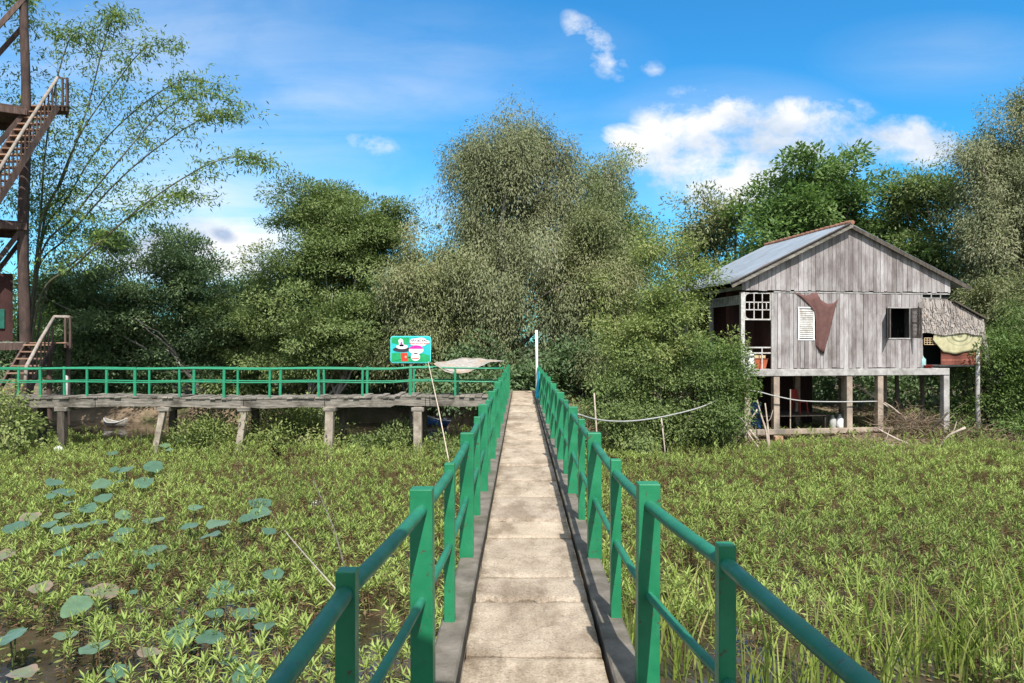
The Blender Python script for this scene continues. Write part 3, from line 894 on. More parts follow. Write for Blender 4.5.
# front wall planks, with holes for the two windows
u0w, u1w = ux(772.5), ux(919)
win1 = (ux(797.5), ux(811.5), hz(339, 804), hz(308.5, 804))
win2 = (ux(886), ux(907), hz(338, 897), hz(308.5, 897))
mb = MB(); u = u0w
while u < u1w - 0.02:
    w = min(rh.uniform(0.11, 0.18), u1w - u)
    u1 = u + w - rh.uniform(0.006, 0.016)
    d = rh.uniform(0, 0.016)
    t = rh.betavariate(1.8, 1.8)
    segs = [(FZ + 0.02 + rh.uniform(-0.03, 0.02), BASEZ - 0.02)]
    for (wa, wb, za, zb) in (win1, win2):
        if u1 > wa + 0.02 and u < wb - 0.02:
            segs = [(segs[0][0], za), (zb, segs[0][1])]
    for za, zb in segs:
        mb.box((u, -0.012 - d, za), (u1, 0.012, zb), t)
    u += w
mb.build('front_wall', M['plank'], house)
mb = MB(); mb.box((u0w, -0.035, BASEZ - 0.075), (FX, 0.0, BASEZ - 0.035)); mb.build('wall_batten', M['greywood'], house)
# near-black sheet standing in for the unlit room behind
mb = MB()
mb.box((u0w + 0.02, 0.9, FZ), (FX - 0.05, 0.96, BASEZ + 0.3)); mb.build('room_shade_sheet', M['dark'], house)
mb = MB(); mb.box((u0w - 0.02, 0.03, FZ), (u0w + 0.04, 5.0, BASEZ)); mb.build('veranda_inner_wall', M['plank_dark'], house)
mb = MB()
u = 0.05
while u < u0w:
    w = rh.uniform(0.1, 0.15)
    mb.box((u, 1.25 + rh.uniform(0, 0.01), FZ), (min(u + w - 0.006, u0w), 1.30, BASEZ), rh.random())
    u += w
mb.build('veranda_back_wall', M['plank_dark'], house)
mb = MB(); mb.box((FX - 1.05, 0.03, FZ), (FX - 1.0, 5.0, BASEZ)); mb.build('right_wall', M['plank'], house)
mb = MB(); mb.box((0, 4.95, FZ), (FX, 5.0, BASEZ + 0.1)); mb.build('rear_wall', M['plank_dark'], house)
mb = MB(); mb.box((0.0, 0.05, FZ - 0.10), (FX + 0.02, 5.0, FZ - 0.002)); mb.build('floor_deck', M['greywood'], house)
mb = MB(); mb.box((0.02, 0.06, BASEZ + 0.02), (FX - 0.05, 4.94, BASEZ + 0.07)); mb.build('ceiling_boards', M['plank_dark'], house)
mb = MB(); mb.prism([(0.0, BASEZ + 0.102), (FX, BASEZ + 0.102), (FX, gz_top(FX)), (AX, gz_top(AX)), (0.0, gz_top(0))], 4.95, 5.0); mb.build('rear_gable', M['plank_dark'], house)
# frame beams
mb = MB(); mb.box((-0.08, -0.14, FZ - 0.235), (FX - 0.10, 0.045, FZ - 0.005)); mb.build('floor_beam', M['greywood'], house, bevel=0.012)
for u in (ux(745), ux(774), ux(846), ux(876.5), ux(941.5)):
    w = 0.105 if u < FX - 0.3 else 0.11
    mb = MB(); mb.box((u - w, -0.11, -0.9), (u + w, 0.09, FZ - 0.237)); mb.build('stilt', M['stilt' if u < FX - 0.3 else 'greywood'], house, bevel=0.012)
for u in (0.25, 2.5, 3.35, 5.2, 6.9):
    for v in (2.4, 4.8):
        mb = MB(); mb.box((u - 0.1, v - 0.1, -0.8), (u + 0.1, v + 0.1, FZ - 0.1)); mb.build('stilt', M['stilt'], house, bevel=0.012)
for u in (6.35, 7.35):
    mb = MB(); mb.tube([(u, 0.9, -0.6), (u + 0.03, 0.9, 1.0), (u, 0.9, FZ - 0.1)], 0.07, 8); mb.build('stilt', M['darkpile'], house)
mb = MB(); mb.box((0.0, -0.13, 0.02), (ux(905), 0.02, 0.19)); mb.build('tie_beam', M['stilt'], house, bevel=0.012)
mb = MB(); u = 0.1
while u < 4.5:
    w = rh.uniform(0.12, 0.2); mb.box((u, 3.3, -0.4), (u + w - 0.005, 3.33 + rh.uniform(0, 0.01), FZ - 0.11), rh.random() * 0.5); u += w
mb.build('under_floor_shade', M['plank_dark'], house)  # dark boards added to stand in for the deep shade under the floor
mb = MB()
for (a, b, c, d) in ((-0.17, 0.17, -0.9, -0.32), (-0.14, 0.15, -0.32, -0.02)):
    mb.box((ux(774) + a, -0.26, c), (ux(774) + b, -0.132, d))
mb.build('brick_pier', M['brick'], house, bevel=0.02)
# veranda: corner post, fretwork screen, balustrade
mb = MB(); mb.box((-0.03, -0.015, FZ), (0.10, 0.10, BASEZ - 0.07)); mb.build('veranda_post', M['whitewood'], house)
mb = MB(); mb.box((u0w - 0.09, -0.03, FZ), (u0w - 0.01, 0.02, BASEZ - 0.08)); mb.build('door_jamb', M['greywood'], house)
fu0, fu1 = 0.11, u0w - 0.10
fz0, fz1 = hz(319.5, 760), BASEZ - 0.08
fr = MB()
def rbar(mbx, a, b, w=0.035):
    mbx.bar((a[0], 0.02, a[1]), (b[0], 0.02, b[1]), w, 0.03, up=(0, 1, 0))
for zz in (fz0, fz0 + (fz1 - fz0) * 0.36, fz0 + (fz1 - fz0) * 0.64, fz1 - 0.02):
    rbar(fr, (fu0, zz), (fu1, zz), 0.045 if zz == fz0 else 0.032)
for uu in (fu0 + 0.01, fu0 + (fu1 - fu0) * 0.36, fu0 + (fu1 - fu0) * 0.68, fu1 - 0.01):
    rbar(fr, (uu, fz0), (uu, fz1), 0.032)
for k in (0.18, 0.52, 0.84):
    uu = fu0 + (fu1 - fu0) * k
    rbar(fr, (uu, fz0 + (fz1 - fz0) * 0.36), (uu, fz0 + (fz1 - fz0) * 0.64), 0.028)
for cu_, cz_, a0 in ((fu0 + 0.17, fz0 + 0.17, 180), (fu0 + 0.17, fz1 - 0.19, 90)):
    P = [(cu_ + 0.16 * math.cos(R(a0 + k * 18)), 0.02, cz_ + 0.16 * math.sin(R(a0 + k * 18))) for k in range(6)]
    fr.tube(P, 0.018, 6)
fr.build('fretwork_screen', M['whitewood'], house)
rl = MB()
for zz in (hz(347.5, 755), hz(353, 755)):
    rl.bar((0.10, 0.03, zz), (u0w - 0.09, 0.03, zz), 0.04, 0.045)
for uu in (0.16, fu0 + 0.62):
    rl.bar((uu, 0.03, FZ), (uu, 0.03, hz(347, 755)), 0.035, 0.035, up=(0, 1, 0))
rl.build('balustrade', M['whitewood'], house)
rl = MB()
for zz in (FZ + 0.35, FZ + 0.75):
    rl.bar((0.03, 0.12, zz), (0.03, 4.4, zz), 0.04, 0.05)
for k in range(12):
    rl.bar((0.03, 0.3 + k * 0.36, FZ), (0.03, 0.3 + k * 0.36, FZ + 0.75), 0.03, 0.03, up=(0, 1, 0))
rl.build('balustrade', M['greywood'], house)
for v in (2.4, 4.7):
    mb = MB(); mb.box((-0.03, v, FZ), (0.09, v + 0.1, BASEZ)); mb.build('veranda_post', M['greywood'], house)
rl = MB()
for zz in (BASEZ - 0.45, BASEZ - 0.18):
    rl.bar((0.03, 0.12, zz), (0.03, 4.7, zz), 0.03, 0.05)
for k in range(36):
    rl.bar((0.03, 0.2 + k * 0.125, BASEZ - 0.45), (0.03, 0.2 + k * 0.125, BASEZ - 0.18), 0.03, 0.05, up=(0, 1, 0))
rl.build('eave_fretwork', M['greywood'], house)
# windows
def win_frame(w, y=-0.032, th=0.045):
    f = MB()
    a, b, c, d = w
    f.box((a - th, y, c - th), (b + th, 0.02, c)); f.box((a - th, y, d), (b + th, 0.02, d + th))
    f.box((a - th, y + 0.003, c), (a, 0.02, d)); f.box((b, y + 0.003, c), (b + th, 0.02, d))
    return f
w1 = win_frame(win1, -0.04).build('window', M['white'], house)
lv = MB()
a, b, c, d = win1
for k in range(15):
    z = c + 0.03 + (d - c - 0.06) * k / 15
    if k in (5, 10):
        lv.box((a, -0.034, z - 0.005), (b, 0.0, z + 0.05))
    else:
        lv.add([(a, -0.032, z), (b, -0.032, z), (b, -0.004, z + 0.062), (a, -0.004, z + 0.062), (a, -0.032, z + 0.010), (b, -0.032, z + 0.010), (b, -0.004, z + 0.072), (a, -0.004, z + 0.072)],
               [(0, 3, 2, 1), (4, 5, 6, 7), (0, 1, 5, 4), (1, 2, 6, 5), (2, 3, 7, 6), (3, 0, 4, 7)])
lv.build('louvre', M['whitewood'], w1)
w2 = win_frame(win2, -0.04, 0.04).build('window', M['greywood'], house)
a, b, c, d = win2
def shutter(hx, ang, wd, name):
    sh = MB()
    c_, s_ = math.cos(ang), math.sin(ang)
    def loc_(t, y, z):
        return (hx + t * c_ - y * s_, -0.05 + t * s_ + y * c_, z)
    def pb(t0, t1, z0, z1, y0=-0.015, y1=0.015):
        V = [loc_(t, y, z) for z in (z0, z1) for (t, y) in ((t0, y0), (t1, y0), (t1, y1), (t0, y1))]
        sh.add(V, [(0, 3, 2, 1), (4, 5, 6, 7), (0, 1, 5, 4), (1, 2, 6, 5), (2, 3, 7, 6), (3, 0, 4, 7)])
    pb(0, 0.05, c, d); pb(wd - 0.05, wd, c, d); pb(0.05, wd - 0.05, c, c + 0.06); pb(0.05, wd - 0.05, d - 0.06, d); pb(0.05, wd - 0.05, (c + d) / 2 - 0.03, (c + d) / 2 + 0.03)
    k = c + 0.07
    while k < d - 0.08:
        pb(0.05, wd - 0.05, k, k + 0.03, -0.012, 0.004)
        k += 0.045
    sh.build('shutter', M['shut'], w2)
shutter(a - 0.02, R(180 + 62), 0.40, 'l')
shutter(b + 0.02, R(-76), 0.42, 'r')
# high vent on the right
vt = (ux(919.5), ux(937), hz(298, 928), hz(292, 928))
f = win_frame(vt, -0.03, 0.03); f.box(((vt[0] + vt[1]) / 2 - 0.02, -0.025, vt[2]), ((vt[0] + vt[1]) / 2 + 0.02, 0.01, vt[3]))
f.build('vent_opening', M['greywood'], house)
mb = MB(); mb.box((u1w + 0.0, 0.03, vt[2] - 0.1), (FX - 0.02, 0.05, BASEZ)); mb.build('vent_shade_sheet', M['dark'], house)  # near-black sheet gives the vent its shaded inside
# roof
def roof_slope(u_eave, z_eave, u_r, z_r, v0):
    ny_ = 170; nx_ = 6
    vv = np.linspace(v0, 5.55, ny_)
    tt = np.linspace(0, 1, nx_)
    TT, VV = np.meshgrid(tt, vv, indexing='ij')
    jag = (fbm(vv * 1.3, vv * 0 + u_r, 1.0) - 0.5) * 0.10
    UU = u_eave + (u_r - u_eave) * TT + jag[None, :] * (1 - TT)
    ZZ = z_eave + (z_r - z_eave) * TT + 0.014 * np.sin(VV * 2 * math.pi / 0.18) + 0.012 * np.sin(VV * 1.1)
    mb = MB(); mb.grid(np.stack([UU, VV, ZZ], -1).reshape(-1, 3), nx_, ny_)
    return mb.build('roof', M['roof'], house, smooth=True, thick=0.012)
RL = roof_slope(-0.52, 5.02, AX, APZ + 0.07, -0.32)
RRr = roof_slope(8.42, 5.03, AX, APZ + 0.07, -0.20)
rc = MB()
v = -0.34
while v < 5.5:
    rc.tube([(AX, v, APZ + 0.075), (AX, v + 0.34, APZ + 0.10)], [0.07, 0.08], 10, rh.random()); v += 0.31
rc.build('ridge_cap', M['rust'], RL)
for (a, b, vb, mt) in (((-0.50, 4.93), (AX + 0.02, APZ - 0.02), -0.30, 'oldwood'), ((8.40, 4.95), (AX - 0.02, APZ - 0.01), -0.19, 'darkpile')):
    mb = MB(); mb.bar((a[0], vb, a[1]), (b[0], vb, b[1]), 0.035, 0.12); mb.build('barge_board', M[mt], house)
mb = MB(); mb.bar((-0.52, -0.345, 5.045), (AX - 0.1, -0.345, APZ + 0.045), 0.07, 0.03); mb.build('verge_trim', M['shut'], house)
for u_, z_ in ((0.03, 4.90), (FX, 4.90), (2.0, 5.93), (5.8, 5.93), (AX, 6.98)):
    mb = MB(); mb.box((u_ - 0.04, -0.015, z_ - 0.05), (u_ + 0.04, 5.4, z_ + 0.07)); mb.build('purlin', M['greywood'], house)

# thatched kitchen lean-to
th_u0, th_u1 = ux(915), ux(977)
def thatch_strips(mb, edge_fn, u0, u1, z0fn, z1fn, n, y, rows, rnd):
    for r_ in range(rows):
        for k in range(n):
            u = u0 + (u1 - u0) * rnd.random()
            zt, zb = z1fn(u), z0fn(u)
            if zt - zb < 0.08: continue
            f = (r_ + rnd.random()) / rows
            z = zb + (zt - zb) * f
            ln = min(0.24 + 0.22 * rnd.random(), z - zb + 0.16)
            w = 0.018 + 0.03 * rnd.random()
            du = (rnd.random() - 0.5) * 0.14
            yy = y - 0.03 - 0.045 * rnd.random()
            t = min(1, max(0, rnd.betavariate(2, 2) + (0.5 if rnd.random() < 0.02 else 0)))
            mb.add([(u - w / 2, y - 0.01, z), (u + w / 2, y - 0.01, z), (u + du + w / 2, yy, z - ln), (u + du - w / 2, yy, z - ln)], [(0, 1, 2, 3)], tint=t)
z_roofL = hz(303, 949); z_roofR = hz(319, 977)
def t_top(u):
    if u < ux(943): return hz(299, 930)
    return z_roofL + (z_roofR - z_roofL) * (u - ux(949)) / (ux(977) - ux(949))
def t_bot(u):
    k = (u - th_u0) / (th_u1 - th_u0)
    return hz(332.5 - 1.2 * math.sin(k * 11 + 0.5), 940) + 0.10
mb = MB()
pts = [(th_u0 + (th_u1 - th_u0) * k / 14) for k in range(15)]
mb.prism([(u, t_bot(u) + 0.12) for u in pts] + [(u, t_top(u)) for u in pts[::-1]], -0.02, 0.0, 0.1)
thatch_strips(mb, None, th_u0, th_u1, t_bot, t_top, 260, -0.085, 7, rh)
mb.build('thatch_wall', M['thatch'], house)
mb = MB(); mb.bar((ux(948), 0.6, z_roofL + 0.05), (ux(979), 0.6, z_roofR + 0.01), 1.6, 0.05); mb.build('lean_to_roof', M['darkpile'], house)
mb = MB(); uu = ux(978)
for k in range(6):
    mb.bar((uu + 0.05, 0.05 + k * 0.2, z_roofR), (uu + 0.26 + 0.02 * k, 0.02 + k * 0.2, hz(361, 984)), 0.16, 0.02, rh.random(), up=(0, 1, 0))
mb.build('side_sheet', M['oldwood'], house)
mb = MB()
zb0, zb1 = hz(364.5, 957), hz(348, 957)
k = 0
z = zb0
while z < zb1:
    mb.box((ux(937), -0.06 - 0.008 * (k % 2), z), (ux(977), -0.03, z + 0.105), rh.random()); z += 0.112; k += 1
mb.build('lean_to_boards', M['plank_red'], house)
mb = MB(); mb.box((ux(921), 0.7, hz(366, 950)), (ux(977), 0.75, hz(330, 950))); mb.build('lean_to_shade_sheet', M['dark'], house)  # near-black sheet in place of the shade inside the lean-to
mb = MB(); mb.box((ux(937), 0.0, zb0 - 0.06), (ux(978), 1.2, zb0)); mb.build('lean_to_floor', M['greywood'], house)
lt = MB()
la, lb, lc, ld = ux(921), ux(932), hz(344.5, 926), hz(338, 926)
for k in range(5): lt.bar((la + (lb - la) * k / 4, -0.03, lc), (la + (lb - la) * k / 4, -0.03, ld), 0.018, 0.018, up=(0, 1, 0))
for k in range(4): lt.bar((la, -0.035, lc + (ld - lc) * k / 3), (lb, -0.035, lc + (ld - lc) * k / 3), 0.018, 0.018)
lt.build('lattice', M['cream'], house)
for px, v, z1, mt, r_ in ((974.5, -0.1, hz(349, 975), 'greywood', 0.075), (982, 0.9, hz(352, 980), 'darkpile', 0.08), (962, 1.2, zb0 - 0.05, 'darkpile', 0.08)):
    u = ux(px, v)
    mb = MB(); mb.tube([(u + 0.03, v, -0.9), (u - 0.02, v, 1.0), (u, v, z1)], [r_ * 1.15, r_, r_ * 0.9], 9); mb.build('lean_to_post', M[mt], house, smooth=True)

HM = np.array([[math.cos(HR), -math.sin(HR), 0], [math.sin(HR), math.cos(HR), 0], [0, 0, 1]])
def hw(u, v, z):
    return HM @ np.array([u, v, z]) + HL
def house_thing(name, mb, mat, origin, label, cat, group=None, thick=0, bevel=0, smooth=None):
    """a thing at the house authored in the house's axes but standing on its own"""
    o = mb.build(name, M[mat], off=origin, thick=thick, bevel=bevel, smooth=smooth)
    o.location = hw(*origin); o.rotation_euler = (0, 0, HR)
    return tag(o, label, cat, group)

# yellow cloth
nx_, ny_ = 30, 12
UU, VV = np.meshgrid(np.linspace(0, 1, nx_), np.linspace(0, 1, ny_), indexing='ij')
cu0, cu1 = ux(928), ux(976)
top = np.interp(UU, [0, 0.15, 0.5, 0.85, 1], [hz(330, 930), hz(329, 935), hz(328, 950), hz(328, 970), hz(329, 977)])
bot = np.interp(UU, [0, 0.12, 0.2, 0.45, 0.75, 1], [hz(340, 928), hz(347, 935), hz(352, 938), hz(354, 950), hz(351, 965), hz(350, 977)])
UX = cu0 + (cu1 - cu0) * UU + 0.06 * (1 - VV) * (UU < 0.2)
ZZ = top + (bot - top) * VV
YY = -0.085 - 0.03 * VV - 0.012 * np.sin(UU * 20 + VV * 4)
mb = MB(); mb.grid(np.stack([UX, YY, ZZ], -1).reshape(-1, 3), nx_, ny_)
house_thing('draped_cloth', mb, 'cloth_yellow', ((cu0 + cu1) / 2 + 0.1, -0.1, hz(336, 955)), 'faded yellow cloth with a ring print draped under the thatch', 'cloth', thick=0.006, smooth=True)
# brown cloth hung on the front wall
B = [[(772 + 0, 291.5), (776, 290.5)], [(786, 298), (789, 295)], [(803, 306), (810, 297)], [(808, 309), (818, 298)], [(811, 316), (824, 300)], [(813, 325), (831, 301)], [(813.5, 335), (830, 308)], [(814, 344), (828, 325)]]
hide = [[(792, 292), (803, 296), (814, 292.5), (818, 300), (824, 304), (831, 303.5), (836, 299)],
        [(798, 296.5), (807, 301), (813.5, 300), (818, 304.5), (824, 307), (830, 306.5), (834.5, 302.5)],
        [(806, 304), (811, 307), (815, 308), (819, 309.5), (824, 310.5), (829, 310.5), (832.5, 309)],
        [(812, 311), (814.5, 313), (817, 314), (820, 315), (824, 316), (828, 316.5), (830.8, 316)],
        [(813.5, 322), (815, 323), (818, 324), (821, 325), (824, 325), (827, 325), (829, 324.5)],
        [(813.5, 335), (815, 335.5), (817.5, 336), (820, 336), (822.5, 336), (824.5, 336), (826.5, 335.5)],
        [(814, 345), (815.5, 346), (817.5, 347), (819, 347.5), (821, 347.5), (822.5, 346.5), (824, 345)],
        [(815.5, 348.5), (816.5, 350), (817.7, 351.5), (819, 352.5), (820.3, 353.5), (821.2, 353.8), (822, 353)]]
rows = []
for ri, row in enumerate(hide):
    fine = []
    for k in range(len(row) - 1):
        for t in (0, 0.34, 0.67):
            fine.append((row[k][0] + (row[k + 1][0] - row[k][0]) * t, row[k][1] + (row[k + 1][1] - row[k][1]) * t))
    fine.append(row[-1])
    m_ = len(fine) - 1
    rows.append([(ux(p[0]), -0.05 - 0.03 * math.sin(math.pi * k / m_) - 0.016 * math.sin(k * 1.1 + ri * 0.5) * min(1, ri / 3 + 0.2), hz(p[1], p[0])) for k, p in enumerate(fine)])
mb = MB(); mb.grid(np.array(rows).reshape(-1, 3), len(rows), len(rows[0]))
house_thing('hanging_cloth', mb, 'cloth_brown', (ux(815), -0.05, hz(320, 815)), 'dark brown cloth pinned by its corners beside the small white window', 'cloth', thick=0.006, smooth=True)
# things on the veranda and under the house
def tub(u, v, z, r0, r1, h, name, mat, label, cat, square=False, group=None):
    n = 4 if square else 18
    a0 = math.pi / 4 if square else 0
    ang = np.linspace(0, 2 * math.pi, n, endpoint=False) + a0
    prof = [(r0 * 0.05, 0), (r0, 0), (r1, h), (r1 * 1.06, h), (r1 * 1.06, h - 0.02 * h), (r1 * 1.02, h - 0.02), (r1 * 0.94, h * 0.97), (r0 * 0.92, 0.03), (r0 * 0.05, 0.03)]
    V = np.array([[(u + pr * math.cos(a), v + pr * math.sin(a), z + pz) for a in list(ang) + [ang[0]]] for pr, pz in prof])
    mb = MB(); mb.grid(V.reshape(-1, 3), len(prof), n + 1)
    return house_thing(name, mb, mat, (u, v, z), label, cat, group, smooth=not square)
tub(ux(762), 0.35, FZ, 0.26, 0.34, 0.34, 'plastic_crate', 'orange', 'orange plastic crate on the veranda floor beside the jamb', 'crate', True)
mb = MB(); u = ux(762); mb.box((u - 0.19, 0.2, FZ + 0.04), (u + 0.2, 0.48, FZ + 0.46)); 
house_thing('cardboard_box', mb, 'cream', (u, 0.35, FZ + 0.04), 'cream cardboard box packed inside the orange crate', 'box', bevel=0.01)
mb = MB(); u = ux(749.5, 0.25)
V = [(0.01, 0), (0.13, 0), (0.14, 0.04), (0.14, 0.42), (0.10, 0.52), (0.05, 0.55), (0.05, 0.62), (0.01, 0.62)]
ang = np.linspace(0, 2 * math.pi, 17)
mb.grid(np.array([[(u + r_ * math.cos(a), 0.25 + r_ * math.sin(a), FZ + z_) for a in ang] for r_, z_ in V]).reshape(-1, 3), len(V), 17)
house_thing('water_jug', mb, 'white', (u, 0.25, FZ), 'tall white water jug behind the veranda post', 'jug', smooth=True)
mb = MB(); u = ux(921.5)
V = [(0.01, 0), (0.12, 0), (0.15, 0.08), (0.15, 0.30), (0.08, 0.38), (0.06, 0.44), (0.01, 0.44)]
mb.grid(np.array([[(u + r_ * math.cos(a), 0.15 + r_ * math.sin(a), FZ + z_) for a in ang] for r_, z_ in V]).reshape(-1, 3), len(V), 17)
house_thing('teal_jar', mb, 'teal', (u, 0.15, FZ), 'pale teal jar at the corner below the thatch', 'jar', smooth=True)
tub(ux(925), -0.02, FZ, 0.11, 0.16, 0.10, 'red_bowl', 'redp', 'small red plastic bowl in front of the pale teal jar', 'bowl')
ground_u = lambda u, v: float(gheight(hw(u, v, 0)[0], hw(u, v, 0)[1])) - GZ
def chair(u, v, z):
    c = root('plastic_chair', 'red plastic chair standing in the shade under the house', 'chair', hw(u, v, z), HR + 0.3)
    mb = MB(); mb.box((-0.2, -0.2, 0.40), (0.2, 0.2, 0.44)); mb.build('seat', M['redp'], c, bevel=0.015)
    mb = MB()
    P = np.array([[(0.2 * math.sin(t) * 1.0, 0.2 - 0.05 * math.cos(t * 1.2) + 0.08 * h, 0.45 + 0.40 * h) for h in (0, 0.5, 1)] for t in np.linspace(-1.3, 1.3, 9)])
    mb.grid(P.reshape(-1, 3), 9, 3); mb.build('backrest', M['redp'], c, thick=0.02)
    for i in (-1, 1):
        for j in (-1, 1):
            mb = MB(); mb.bar((i * 0.2, j * 0.2, 0), (i * 0.17, j * 0.17, 0.41), 0.04, 0.04, up=(0, 1, 0)); mb.build('leg', M['redp'], c)
u = ux(798, 1.6)
chair(u, 1.6, max(0.55, ground_u(u, 1.6)))
# raised bed platform under the house that the chair stands on
pl = root('low_platform', 'low wooden platform in the shade under the house floor', 'platform', hw(2.2, 2.0, ground_u(2.2, 2.0)), HR)
hgt = max(0.55, ground_u(u, 1.6)) - ground_u(2.2, 2.0)
mb = MB()
for k in range(12): mb.box((-1.6, -1.0 + k * 0.17, hgt - 0.05), (1.6, -1.0 + k * 0.17 + 0.155, hgt - 0.004), rh.random())
mb.build('platform_top', M['darkpile'], pl)
for i in (-1.5, 1.5):
    for j in (-0.9, 0.9):
        mb = MB(); mb.box((i - 0.05, j - 0.05, -0.2), (i + 0.05, j + 0.05, hgt - 0.051)); mb.build('leg', M['darkpile'], pl)
u = ux(745, 2.0)
mb = MB()
V = [(0.01, 0), (0.27, 0), (0.29, 0.05), (0.29, 0.3), (0.30, 0.32), (0.29, 0.34), (0.29, 0.6), (0.30, 0.62), (0.29, 0.64), (0.28, 0.9), (0.24, 0.93), (0.01, 0.93)]
zz = ground_u(u, 1.5)
mb.grid(np.array([[(u + r_ * math.cos(a), 1.5 + r_ * math.sin(a), zz + z_) for a in ang] for r_, z_ in V]).reshape(-1, 3), len(V), 17)
house_thing('blue_barrel', mb, 'blueboat', (u, 1.5, zz), 'dark blue barrel behind the leftmost house stilt', 'barrel', smooth=True)
for px, lab in ((831, 'grey water bottle standing left under the house floor'), (838, 'white water bottle standing by the middle stilt under the house')):
    u = ux(px, 1.2); zz = ground_u(u, 1.2)
    V = [(0.01, 0), (0.11, 0), (0.12, 0.05), (0.12, 0.38), (0.05, 0.47), (0.04, 0.54), (0.01, 0.54)]
    mb = MB(); mb.grid(np.array([[(u + r_ * math.cos(a), 1.2 + r_ * math.sin(a), zz + z_) for a in ang] for r_, z_ in V]).reshape(-1, 3), len(V), 17)
    house_thing('water_bottle', mb, 'pvc' if px < 835 else 'white', (u, 1.2, zz), lab, 'bottle', 'bottles under the house', smooth=True)
mb = MB(); u = ux(793.5, -0.05); mb.tube([(u, -0.05 + 0.3, -0.3), (u + 0.01, 0.25, 1.5)], 0.02, 6)
house_thing('thin_stake', mb, 'stick', (u, 0.25, -0.3), 'thin upright stake between the left stilts of the house', 'stake')

# pale pipe from the bridge to the house
pp = [at(577, 414, 14.5), at(600, 420, 16), at(630, 421, 18), at(665, 416, 20), at(700, 407, 22), at(722, 397, 23.3), at(742, 390.5, 24.6), at(755, 391, 24.75), at(775, 396, 24.85), at(800, 400.5, 25.1), at(835, 401.5, 25.3), at(875, 401, 25.6)]
P = []
for i in range(len(pp) - 1):
    for t in np.linspace(0, 1, 5, endpoint=False):
        p0 = pp[max(i - 1, 0)]; p1 = pp[i]; p2 = pp[i + 1]; p3 = pp[min(i + 2, len(pp) - 1)]
        P.append(0.5 * ((2 * p1) + (-p0 + p2) * t + (2 * p0 - 5 * p1 + 4 * p2 - p3) * t * t + (-p0 + 3 * p1 - 3 * p2 + p3) * t ** 3))
P.append(pp[-1])
mb = MB(); mb.tube(P, 0.019, 8)
o = mb.build('water_pipe', M['pvc'], smooth=True, off=pp[0]); o.location = pp[0]
tag(o, 'thin pale pipe sagging from the bridge railing to the house stilts', 'pipe')
for px, py0, py1, Y, lab in ((594, 393, 434, 17.5, 'bare pale stake standing beside the sagging pipe near the bridge'), (661, 418, 452, 20.3, 'short pale stake holding up the middle of the sagging pipe')):
    a, b = at(px, py0, Y), at(px + 5, py1, Y); b[2] = min(b[2], WATER - 0.1)
    mb = MB(); mb.tube([b, (a + b) / 2 + (0.02, 0, 0), a], 0.018, 7)
    o = mb.build('stake', M['stick'], smooth=True, off=b); o.location = b
    tag(o, lab, 'stake', 'stakes along the pipe')

# dead branches leaning at the house
branches = [
    ((726, 395), (733, 405), (740, 419), (757, 440), 24.2, 'bent dead branch arching from the bush to the left house stilt'),
    ((756, 410), (745, 425), (735, 440), (727, 458), 23.9, 'long pale dead branch leaning left against the corner stilt'),
    ((756, 400), (760, 415), (765, 430), (768, 452), 24.1, 'straight dead branch leaning upright beside the second house stilt'),
    ((764, 403), (766, 420), (767, 432), (768, 446), 24.3, 'short upright dead branch nearest the brick pier'),
    ((745, 430), (752, 440), (758, 448), (763, 455), 24.0, 'brown dead branch lying low at the foot of the corner stilt'),
    ((756, 409), (750, 419), (744, 425), (742, 432), 24.3, 'thin twig crossing the corner stilt'),
    ((837, 376), (851, 382), (880, 403), (914, 424), 26.6, 'straight pale pole sloping down under the house floor'),
    ((882, 402), (890, 407), (900, 416), (912, 428), 26.4, 'second thinner pole sloping just behind the pale pole'),
    ((875, 428), (884, 433), (893, 438), (905, 443), 24.2, 'pale branch lying off the end of the tie beam'),
    ((936, 447), (941, 440), (946, 434), (962, 427), 24.2, 'curved pale branch lying before the lean-to post'),
    ((862, 449), (873, 446), (880, 445), (890, 445), 23.8, 'flat pale branch on the mud in front of the house'),
    ((938, 441), (932, 434), (928, 428), (945, 412), 25.0, 'dark forked branch leaning beside the grey corner stilt'),
]
for A, B_, C_, D_, Y, lab in branches:
    P0 = [at(*A, Y + 0.15), at(*B_, Y + 0.05), at(*C_, Y - 0.05), at(*D_, Y - 0.15)]
    P = []
    for i in range(3):
        for t in (0, 0.33, 0.67):
            P.append(P0[i] * (1 - t) + P0[i + 1] * t)
    P.append(P0[3])
    P = np.array(P); P[1:-1] = (P[:-2] + 2 * P[1:-1] + P[2:]) / 4
    mb = MB(); mb.tube(P, np.linspace(0.022, 0.042, len(P)), 7)
    if lab.startswith(('bent', 'curved', 'flat', 'straight dead')):
        k = len(P) // 2
        mb.tube([P[k], P[k] + (0.18, -0.05, 0.22), P[k] + (0.24, -0.1, 0.5)], [0.02, 0.015, 0.008], 6)
    loc = P[-1]
    o = mb.build('dead_branch', M['darkpile' if lab.startswith('dark') else 'stick'], smooth=True, off=loc); o.location = loc
    tag(o, lab, 'branch', 'dead branches around the house stilts')

